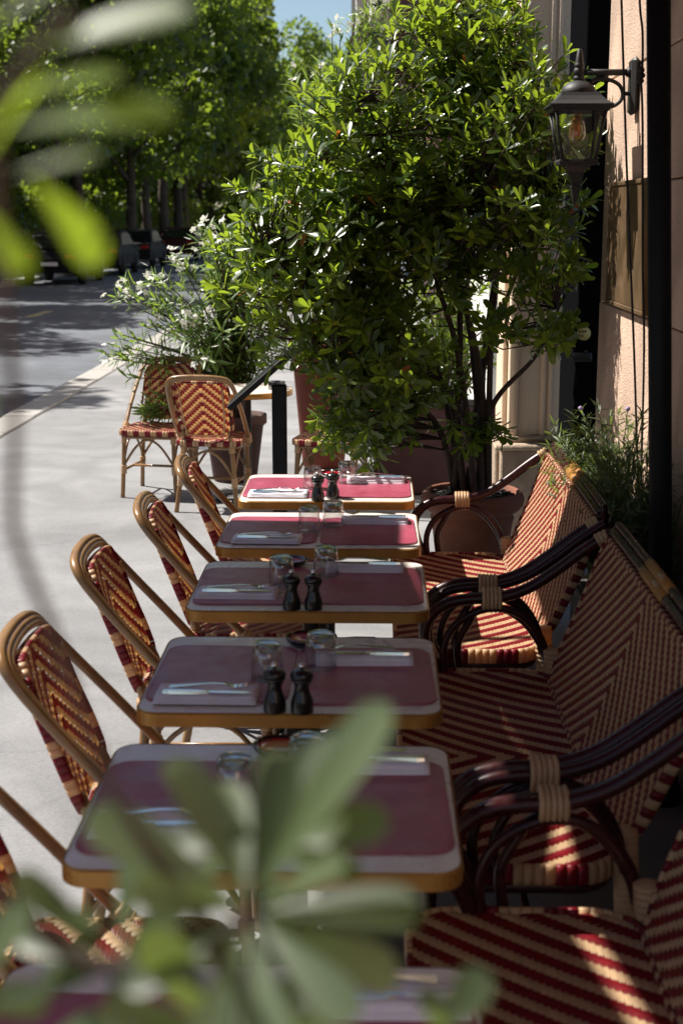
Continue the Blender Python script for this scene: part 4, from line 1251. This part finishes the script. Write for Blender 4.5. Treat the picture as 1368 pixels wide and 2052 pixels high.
# ---- pots
def pot(name, x, y, prof, mat, label, cat='plant pot', fill=None, group=None, seg=40):
    root = thing(name, label, cat, (x, y, 0), 0, group)
    b = MB(); b.lathe(prof, seg); b.build('body', mat, root)
    r, z = fill
    b = MB(); b.lathe([(0, z + .012), (r * .5, z + .008), (r, z)], seg); b.build('soil', M['soil'], root)
    return root
p = pot('plant_pot', BX, BY, [(.0, 0), (.150, 0), (.165, .03), (.205, .36), (.212, .385), (.205, .395), (.208, .41), (.240, .43), (.258, .455), (.262, .485), (.252, .512), (.235, .522), (.222, .515), (.218, .47), (.20, .44)], M['terracotta'], 'wide terracotta pot with rolled rim holding the big glossy shrub', fill=(.219, .49))
# slate chips on the soil
for k in range(46):
    a_, r_ = random.random() * 6.28, .20 * math.sqrt(random.random())
    b = MB(); b.box((0, 0, 0), (random.uniform(.02, .045), random.uniform(.015, .03), .008), rot=Matrix.Rotation(random.uniform(-.3, .3), 3, 'X') @ Matrix.Rotation(random.random() * 3, 3, 'Z'), bev=.003)
    b.build('slate_chip', M['car_grey'], p, (r_ * math.cos(a_), r_ * math.sin(a_), .506))
pot('plant_pot', -.40, 10.75, [(0, 0), (.15, 0), (.16, .02), (.235, .84), (.25, .85), (.262, .90), (.262, .97), (.24, .97), (.235, .9), (.22, .88)], M['terracotta_red'], 'tall narrow red terracotta pot behind the big potted shrub', fill=(.236, .93))
pot('plant_pot', -1.02, 10.15, [(0, 0), (.15, 0), (.16, .02), (.21, .40), (.235, .42), (.235, .48), (.215, .48), (.21, .43), (.19, .4)], M['terracotta_dark'], 'dark clay pot under the white oleander behind the woven chairs', fill=(.211, .45))

# ---- oleanders
def lance(): return leaf_template(1.0, .15, fold=.3, curl=.12, nx=4, obov=False)
TLo = lance()
def flower_mesh():
    b = MB()
    for k in range(5):
        a_ = k * 2 * math.pi / 5; u = Vector((math.cos(a_), math.sin(a_), .0)); v = Vector((-math.sin(a_), math.cos(a_), 0))
        b.add([(0, 0, 0), u * .014 + v * .010 + Vector((0, 0, .004)), u * .026 + v * .006 + Vector((0, 0, .002)), u * .026 - v * .006 + Vector((0, 0, .004)), u * .014 - v * .010 + Vector((0, 0, .006))], [(0, 1, 2, 3, 4)], 0, False)
    return b.mesh('flower', M['petal'])
FLW = flower_mesh()
def oleander(x, y, z0, label, heads, n_stem, nflow, Lr=(.09, .14)):
    """heads: (x, y, z, r) blobs in which shoots end"""
    root = thing('oleander', label, 'oleander', (x, y, z0)); o3 = Vector((x, y, z0))
    b = MB(); pos, dr, nh, sc_ = [], [], [], []; tips_ = []
    for k in range(n_stem):
        h = heads[k % len(heads)]
        v = Vector((random.gauss(0, 1), random.gauss(0, 1), random.gauss(0, 1))).normalized() * random.random() ** .4
        e = Vector((h[0] + v.x * h[3], h[1] + v.y * h[3], h[2] + v.z * h[3] * .9))
        a_ = random.random() * 6.28; st = o3 + Vector((.1 * math.cos(a_), .1 * math.sin(a_), -.02))
        m = st.lerp(e, .5) + Vector(((o3.x - e.x) * .22, (o3.y - e.y) * .2, .10))
        pth = smooth([st, m, e], 9)
        b.tube(pth, [.008 - .005 * i / len(pth) for i in range(len(pth))], 5)
        tips_.append(pth)
        for i in range(5, len(pth)):
            t_ = (pth[i] - pth[i - 1]).normalized(); a = t_.orthogonal().normalized(); bb = t_.cross(a)
            for q in range(3):
                az = q * 2.09 + i * 1.0 + random.uniform(-.3, .3); el = R(random.uniform(30, 65) if i > len(pth) - 4 else random.uniform(50, 95))
                d = t_ * math.cos(el) + (a * math.cos(az) + bb * math.sin(az)) * math.sin(el); d.z -= .12
                pos.append(pth[i].lerp(pth[i - 1], random.random() * .8) - o3); dr.append(d); nh.append(t_ + Vector((0, 0, .3))); sc_.append(random.uniform(*Lr))
    b.build('stems', M['bark'], root).location = -o3
    pos, dr, nh, sc_ = map(np.array, (pos, dr, nh, sc_)); rt = frames(dr, nh)
    near = np.argsort(pos[:, 1])[:150]; far = np.setdiff1d(np.arange(len(pos)), near)
    tag(link('foliage', leaves_mesh('foliage', TLo, pos[far], rt[far], sc_[far], M['leaf_ole']), root), kind='stuff')
    one_ = leaves_mesh('leaf', TLo, np.zeros((1, 3)), np.eye(3)[None], np.ones(1), M['leaf_ole'])
    for q in near: leaf_obj(one_, root, pos[q], rt[q], float(sc_[q]))
    idx = sorted(range(len(tips_)), key=lambda k: -.35 * tips_[k][-1].z + .3 * tips_[k][-1].y + random.random() * .5)[:nflow]
    for k in idx:
        e = tips_[k][-1] - o3
        for q in range(random.randint(3, 7)):
            v = Vector((random.gauss(0, .038), random.gauss(0, .038), random.gauss(.01, .042)))
            o = link('flower', FLW, root, e + v); o.scale = (1.05,) * 3
            o.rotation_euler = (random.uniform(-1.2, .4), random.uniform(-.8, .8), random.random() * 6)
    return root
oleander(-1.02, 10.15, .46, 'white flowering oleander on the pavement behind the woven chairs',
         [(-1.20, 10.15, 1.50, .28), (-1.68, 10.1, 1.28, .26), (-.80, 10.0, 1.35, .30), (-1.74, 9.85, .92, .22), (-1.0, 9.95, 1.62, .20), (-.70, 10.1, 1.05, .26), (-1.25, 9.85, 1.05, .26), (-1.55, 9.8, .55, .10), (-1.35, 10.0, 1.30, .26), (-.95, 9.95, 1.15, .26), (-1.1, 9.9, 1.72, .14), (-.85, 9.9, 1.66, .2)], 115, 42)
oleander(-.40, 10.75, .94, 'tall oleander in the narrow red pot, its top showing above the big shrub',
         [(-.45, 10.7, 2.75, .30), (-.15, 10.7, 3.05, .28), (-.02, 10.7, 3.30, .20), (-.25, 10.7, 2.3, .35), (.05, 10.7, 2.6, .30)], 110, 16, (.10, .15))

# ---- herbs along the wall, in a trough
t = thing('planter_trough', 'long dark planter trough behind the benches at the foot of the wall', 'planter', (.93, 5.27, 0))
b = MB(); b.box((0, 0, .17), (.15, 1.56, .34), bev=.01); b.build('trough', M['dark_paint'], t)
b = MB(); b.box((0, 0, .345), (.12, 1.5, .02)); b.build('soil', M['soil'], t)
TH = leaf_template(1.0, .13, fold=.2, curl=.15, nx=3, obov=False)
def herb(x, y, z0, h, n, spread, Lr, label, flowers=0):
    root = thing('herb_bush', label, 'plant', (x, y, z0), 0, 'herbs growing along the wall')
    b = MB(); P, D, N, S = [], [], [], []; ends_ = []
    for k in range(n):
        st = Vector((random.uniform(-.04, .04), random.uniform(-.15, .15), 0)); hh = h * random.uniform(.45, 1.0)
        e = st + Vector((random.uniform(-spread, spread * .22), random.uniform(-spread, spread), hh))
        m = st.lerp(e, .5) + Vector((-(e.x - st.x) * .2, -(e.y - st.y) * .2, hh * .12))
        pth = smooth([st, m, e], 7)
        b.tube(pth, [.0035 - .0022 * i / len(pth) for i in range(len(pth))], 4, caps=False); ends_.append(e)
        for i in range(2, len(pth)):
            t_ = (pth[i] - pth[i - 1]).normalized(); a = t_.orthogonal().normalized(); bb = t_.cross(a)
            for q in range(4):
                az = random.random() * 6.28; el = R(random.uniform(30, 80))
                P.append(pth[i - 1].lerp(pth[i], random.random())); D.append(t_ * math.cos(el) + (a * math.cos(az) + bb * math.sin(az)) * math.sin(el)); N.append(t_ + Vector((0, 0, .2))); S.append(random.uniform(*Lr))
    b.build('stems', M['leaf_herb'], root)
    P, D, N, S = map(np.array, (P, D, N, S))
    P[:, 0] = np.minimum(P[:, 0], .05)
    tag(link('foliage', leaves_mesh('foliage', TH, P, frames(D, N), S, M['leaf_herb']), root), kind='stuff')
    for k in range(flowers):
        e = ends_[k]; f = MB(); f.lathe([(0, -.010), (.008, -.002), (.010, .006), (0, .012)], 7); f.build('flower', M['lilac'], root, e)
herb(.94, 5.72, .35, .62, 60, .20, (.030, .055), 'small herb at the far end of the trough under the bronze plate')
herb(.94, 5.38, .35, .86, 80, .27, (.035, .065), 'wiry herb with lilac flower heads in the trough below the hanging ropes', 5)
herb(.94, 5.02, .35, .74, 110, .22, (.030, .055), 'dense grey-green herb in the middle of the wall trough')
herb(.94, 4.66, .35, .80, 90, .18, (.030, .055), 'bushy herb in the trough right behind the black awning post')

# ---- shrub close to the camera
FG = [  # base, tip, width factor
    ((-0.1275, 0.5270, 1.9361), (-0.0663, 0.5100, 1.9531), .34), ((-0.1275, 0.5100, 1.9098), (-0.0706, 0.5100, 1.9183), .36), ((-0.1292, 0.4760, 1.8970), (-0.1054, 0.4590, 1.9259), .42),
    ((-0.1267, 0.5100, 1.8944), (-0.0978, 0.5100, 1.9030), .22), ((-0.1292, 0.5355, 1.8953), (-0.1029, 0.5440, 1.8630), .50), ((-0.1462, 0.5610, 1.9225), (-0.1003, 0.5780, 1.9378), .36),
    ((-0.1360, 0.4930, 1.8842), (-0.1199, 0.4930, 1.8613), .40), ((-0.1403, 0.5270, 1.9438), (-0.1088, 0.5355, 1.9752), .36), ((-0.1573, 0.5100, 1.9140), (-0.1275, 0.4760, 1.9395), .4), ((-0.1488, 0.5100, 1.8460), (-0.1377, 0.4760, 1.8120), .4)]
Bc = Vector((-0.0561, 0.5950, 1.5697))
for tip, wf in (((0.0017, 0.5950, 1.6709), .30), ((-0.0399, 0.5865, 1.6480), .44), ((-0.0187, 0.6290, 1.6454), .30), ((-0.1275, 0.5950, 1.6182), .40), ((0.0204, 0.5780, 1.5825), .46), ((-0.0153, 0.5610, 1.6131), .34), ((-0.0867, 0.6120, 1.6335), .40), ((-0.1020, 0.5610, 1.5978), .42),
                ((-0.0085, 0.5440, 1.5485), .40), ((-0.0731, 0.5270, 1.5247), .4), ((-0.0383, 0.5270, 1.5213), .4), ((-0.1088, 0.5610, 1.5519), .42), ((-0.0663, 0.5440, 1.6097), .40), ((0.0136, 0.5950, 1.5366), .4), ((-0.0425, 0.6630, 1.6250), .36), ((-0.0765, 0.6630, 1.6080), .36)):
    FG.append((tuple(Bc + (Vector(tip) - Bc) * .10), tip, wf))
FG += [((-0.1700, 0.6120, 1.5672), (-0.1275, 0.6120, 1.5553), .28), ((-0.1828, 0.5950, 1.5213), (-0.1488, 0.5950, 1.5315), .34), ((0.0298, 0.6120, 1.4975), (0.0527, 0.6120, 1.5315), .62), ((0.0340, 0.6120, 1.4975), (0.0255, 0.5950, 1.5315), .5), ((-0.1828, 0.5950, 1.4975), (-0.1360, 0.5780, 1.5060), .4), ((-0.1700, 0.5780, 1.4890), (-0.1190, 0.5780, 1.5247), .4)]
for (cx, cy, cz, n_) in ((-.056, .63, 1.588, 7), (-.121, .61, 1.534, 7), (-.07, .585, 1.515, 6), (-.195, .58, 1.53, 5)):
    for k in range(n_):
        a_ = k * 2.4 + cx * 40; rr_ = random.uniform(.050, .072)
        FG.append(((cx, cy, cz), (cx + rr_ * math.cos(a_), cy + random.uniform(-.03, .03), cz + rr_ * .8 * math.sin(a_) + .012), random.choice((.3, .4, .4))))
sh = thing('near_shrub', 'potted glossy shrub with large leaves and thin bare stems beside the last table', 'shrub', (-.20, .50, .45))
so3 = Vector((-.20, .50, .45))
b = MB()
b.tube([p - so3 for p in smooth([(-.17, .52, .45), (-.10, .53, 1.1), (-0.0546, 0.6314, 1.4186), (-0.0753, 0.6071, 1.5461), (-0.1037, 0.5731, 1.6208), (-0.1190, 0.5610, 1.6658), (-0.1318, 0.5610, 1.7092), (-0.1411, 0.5610, 1.7364), (-0.1471, 0.5610, 1.7593), (-0.1445, 0.5610, 1.7984), (-0.1454, 0.5610, 1.8477), (-0.1445, 0.5525, 1.8970), (-0.1343, 0.5270, 1.9225), (-0.1088, 0.5270, 1.9523)], 4)], [.007] * 8 + [.0035] * 8 + [.0026] * 37, 7)
b.tube([p - so3 for p in smooth([(-.20, .50, .45), (-.24, .52, 1.1), (-0.2611, 0.6120, 1.5400), (-0.2064, 0.5950, 1.6031), (-0.1700, 0.5950, 1.5774), (-0.1326, 0.5950, 1.5434), (-0.0850, 0.5950, 1.5485), tuple(Bc)], 4)], [.011] * 8 + [.0036] * 21, 7)
b.tube([p - so3 for p in smooth([(-.18, .50, .45), (-.10, .52, 1.0), (-.02, .51, 1.3), (0.0323, 0.6120, 1.4975)], 5)], [.009] * 8 + [.004] * 8, 7)
b.build('trunk', M['bark'], sh)
vars_ = {}
for (a_, c, wf) in FG:
    key = round(wf, 1)
    if key not in vars_: vars_[key] = leaves_mesh('leaf', leaf_template(1.0, max(.25, key), fold=.22, curl=.08, nx=10), np.zeros((1, 3)), np.eye(3)[None], np.ones(1), M['leaf_fg'])
    a_, c = Vector(a_), Vector(c); d = c - a_
    up = Vector((random.uniform(-.4, .2), -.55 + random.uniform(-.4, .3), .75))
    r3 = frames(np.array([d]), np.array([up]))[0]
    o = leaf_obj(vars_[key], sh, a_ - so3, r3, d.length)
    if a_.z > 1.75: o.material_slots[0].link = 'OBJECT'; o.material_slots[0].material = M['leaf_sunlit']
pot('plant_pot', -.20, .50, [(0, 0), (.14, 0), (.15, .02), (.19, .38), (.215, .40), (.215, .47), (.195, .47), (.19, .42), (.17, .4)], M['terracotta'], 'terracotta pot of the near shrub, beside the last table', fill=(.192, .43))

# ---- street trees across the road
TT = leaf_template(1.0, .8, fold=.15, curl=.1, nx=2, obov=False)
def tree_crown(seed, n, R_, H):
    r = np.random.default_rng(seed)
    cl = []
    for k in range(44):
        v = r.normal(size=3); v /= np.linalg.norm(v); rad = r.uniform(.45, 1.0) ** .5
        cl.append((v[0] * R_ * rad, v[1] * R_ * rad, H * .5 * v[2] * rad))
    cl = np.array(cl); cs = r.uniform(.5, 1.35, len(cl))
    ci = r.integers(0, len(cl), n); v = r.normal(size=(n, 3)); v /= np.linalg.norm(v, axis=1, keepdims=True)
    P = cl[ci] + v * (cs[ci] * r.uniform(.4, 1, n) ** .6)[:, None]
    D = r.normal(size=(n, 3)); D[:, 2] -= .4
    N = r.normal(size=(n, 3)); N[:, 2] += .9
    return leaves_mesh('crown', TT, P, frames(D, N), r.uniform(.16, .32, n), M['leaf_tree'])
CR = [tree_crown(3, 13000, 3.5, 8.5), tree_crown(5, 13000, 3.3, 9.0), tree_crown(9, 13000, 3.7, 8.0)]
def trunk_mesh(seed, fork):
    r = random.Random(seed); b = MB()
    b.tube(smooth([(0, 0, 0), (r.uniform(-.1, .1), r.uniform(-.1, .1), 2), (r.uniform(-.2, .2), r.uniform(-.2, .2), 4.2), (r.uniform(-.3, .3), .1, 8.5)], 5), [.20 - .009 * i for i in range(16)], 9)
    for k in range(7):
        a_ = k * 2.3 + r.random(); z = 2.4 + k * .6
        b.tube(smooth([(0, 0, z), (.9 * math.cos(a_), .9 * math.sin(a_), z + 1.0), (2.3 * math.cos(a_), 2.3 * math.sin(a_), z + 2.6)], 4), [.09 - .009 * i for i in range(9)], 6)
    return b.mesh('trunk', M['bark_far'])
TRK = [trunk_mesh(1, 0), trunk_mesh(2, 0), trunk_mesh(3, 0)]
TREES = [(-13.7, 11), (-13.5, 17.5), (-13.8, 24), (-13.5, 30), (-13.6, 36.5), (-13.0, 43), (-11.3, 51), (-11.8, 57), (-10.9, 64), (-11.4, 72), (-12.0, 82), (-12.2, 89), (-12.9, 98), (-13.5, 110), (-14.6, 125),
         (-17, 60), (-18, 80), (-17, 102), (-17, 50), (-17.5, 69), (-17, 90), (-18, 118), (-19, 42), (-9.6, 138), (-8.2, 152), (-7.4, 168), (-6.2, 185), (-12.2, 126), (-12.9, 112)]
TLAB = ['leafy street tree at the kerb across the road', 'leafy street tree set back from the kerb across the road']
for i, (x, y) in enumerate(TREES):
    sc_ = random.uniform(.94, 1.08) * ((1.6 if y > 130 else 1.1) if i >= 15 else (1.0 if y < 34 else (1.15 if y < 48 else (1.35 if y < 75 else 1.7))))
    far = i >= 15
    t = thing('street_tree', TLAB[1] if far else TLAB[0], 'tree', (x, y, 0), random.random() * 6.28, 'street trees across the road' if not far else 'trees set back across the road')
    t.scale = (sc_,) * 3
    link('trunk', TRK[i % 3], t); link('crown', CR[i % 3], t, (0, 0, 4.2 if far and y < 130 else (7.4 if i % 2 else 6.9)), i)
# understorey hedge across the road
t = thing('hedge', 'low dark hedge along the far pavement under the street trees', 'hedge', (-13.6, 70, 0))
r = np.random.default_rng(21); n = 22000
P = np.stack([r.uniform(-.8, .8, n), r.uniform(-35, 45, n), r.uniform(.1, 3.4, n) ** .9], 1)
link('foliage', leaves_mesh('foliage', TT, P, frames(r.normal(size=(n, 3)), r.normal(size=(n, 3)) + np.array([0, 0, .8])), r.uniform(.14, .30, n), M['leaf_tree']), t)
b = MB(); b.box((0, 5, .7), (.9, 78, 1.4)); b.build('branch_mass', M['bark_far'], t)

# ---- parked cars across the road
def car(x, y, rz, paint, label):
    root = thing('parked_car', label, 'car', (x, y, -.12), rz, 'cars parked across the road')
    side = [(-2.1, .35), (-2.12, .75), (-2.02, .95), (-1.75, 1.02), (-1.25, 1.42), (-.6, 1.50), (.35, 1.47), (1.05, 1.02), (1.85, .88), (2.08, .68), (2.1, .38)]
    b = MB(); n = len(side); vv, ff = [], []
    for k, (yy, ins) in enumerate(((-.86, .0), (-.80, .0), (.80, .0), (.86, .0))):
        for (px_, pz) in side:
            nar = 1 - .16 * max(0, (pz - .95) / .55) - (.03 if k in (0, 3) else 0)
            vv.append((px_ * (1 if k in (1, 2) else .985), yy * nar, pz))
    for k in range(3):
        for i in range(n): ff.append((k * n + i, k * n + (i + 1) % n, (k + 1) * n + (i + 1) % n, (k + 1) * n + i))
    ff += [tuple(range(n)), tuple(3 * n + i for i in range(n))[::-1]]
    b.add(vv, ff, 0, False); b.build('body', paint, root)
    for s_ in (-1, 1):
        b = MB(); b.add([(-1.45, s_ * .835, 1.03), (.85, s_ * .835, 1.03), (.28, s_ * .755, 1.40), (-.6, s_ * .75, 1.43), (-1.15, s_ * .76, 1.38)], [(0, 1, 2, 3, 4)], 0, False); b.build('side_window', M['car_glass'], root)
        b = MB(); b.box((-2.09, s_ * .62, .84), (.08, .30, .14), bev=.02); b.build('tail_light', M['tail'], root)
        for xx in (-1.3, 1.3):
            b = MB(); b.tube([(xx, s_ * .70, .31), (xx, s_ * .88, .31)], .31, 20); wl = b.build('wheel', M['rubber'], root)
            b = MB(); b.tube([(xx, s_ * .875, .31), (xx, s_ * .89, .31)], .19, 14); b.build('hubcap', M['car_grey'], wl)
    b = MB(); b.add([(-1.78, -.66, 1.06), (-1.78, .66, 1.06), (-1.30, .60, 1.405), (-1.30, -.60, 1.405)], [(0, 1, 2, 3)], 0, False); b.build('rear_window', M['car_glass'], root)
    b = MB(); b.box((-2.12, 0, .62), (.02, .5, .11)); b.build('number_plate', M['tag_white'], root)
    return root
car(-9.55, 44, R(90), M['car_dark'], 'black parked car under the trees, first along the far kerb')
car(-9.5, 50.5, R(90), M['car_dark'], 'black parked car between two other parked cars across the road')
car(-9.45, 57, R(90), M['car_grey'], 'dark grey parked car behind two black ones across the road')
car(-8.9, 66, R(90), M['car_red'], 'dull red parked car under the trees farther up the road')
car(-8.2, 78, R(90), M['car_dark'], 'black parked car farthest up the road under the trees')
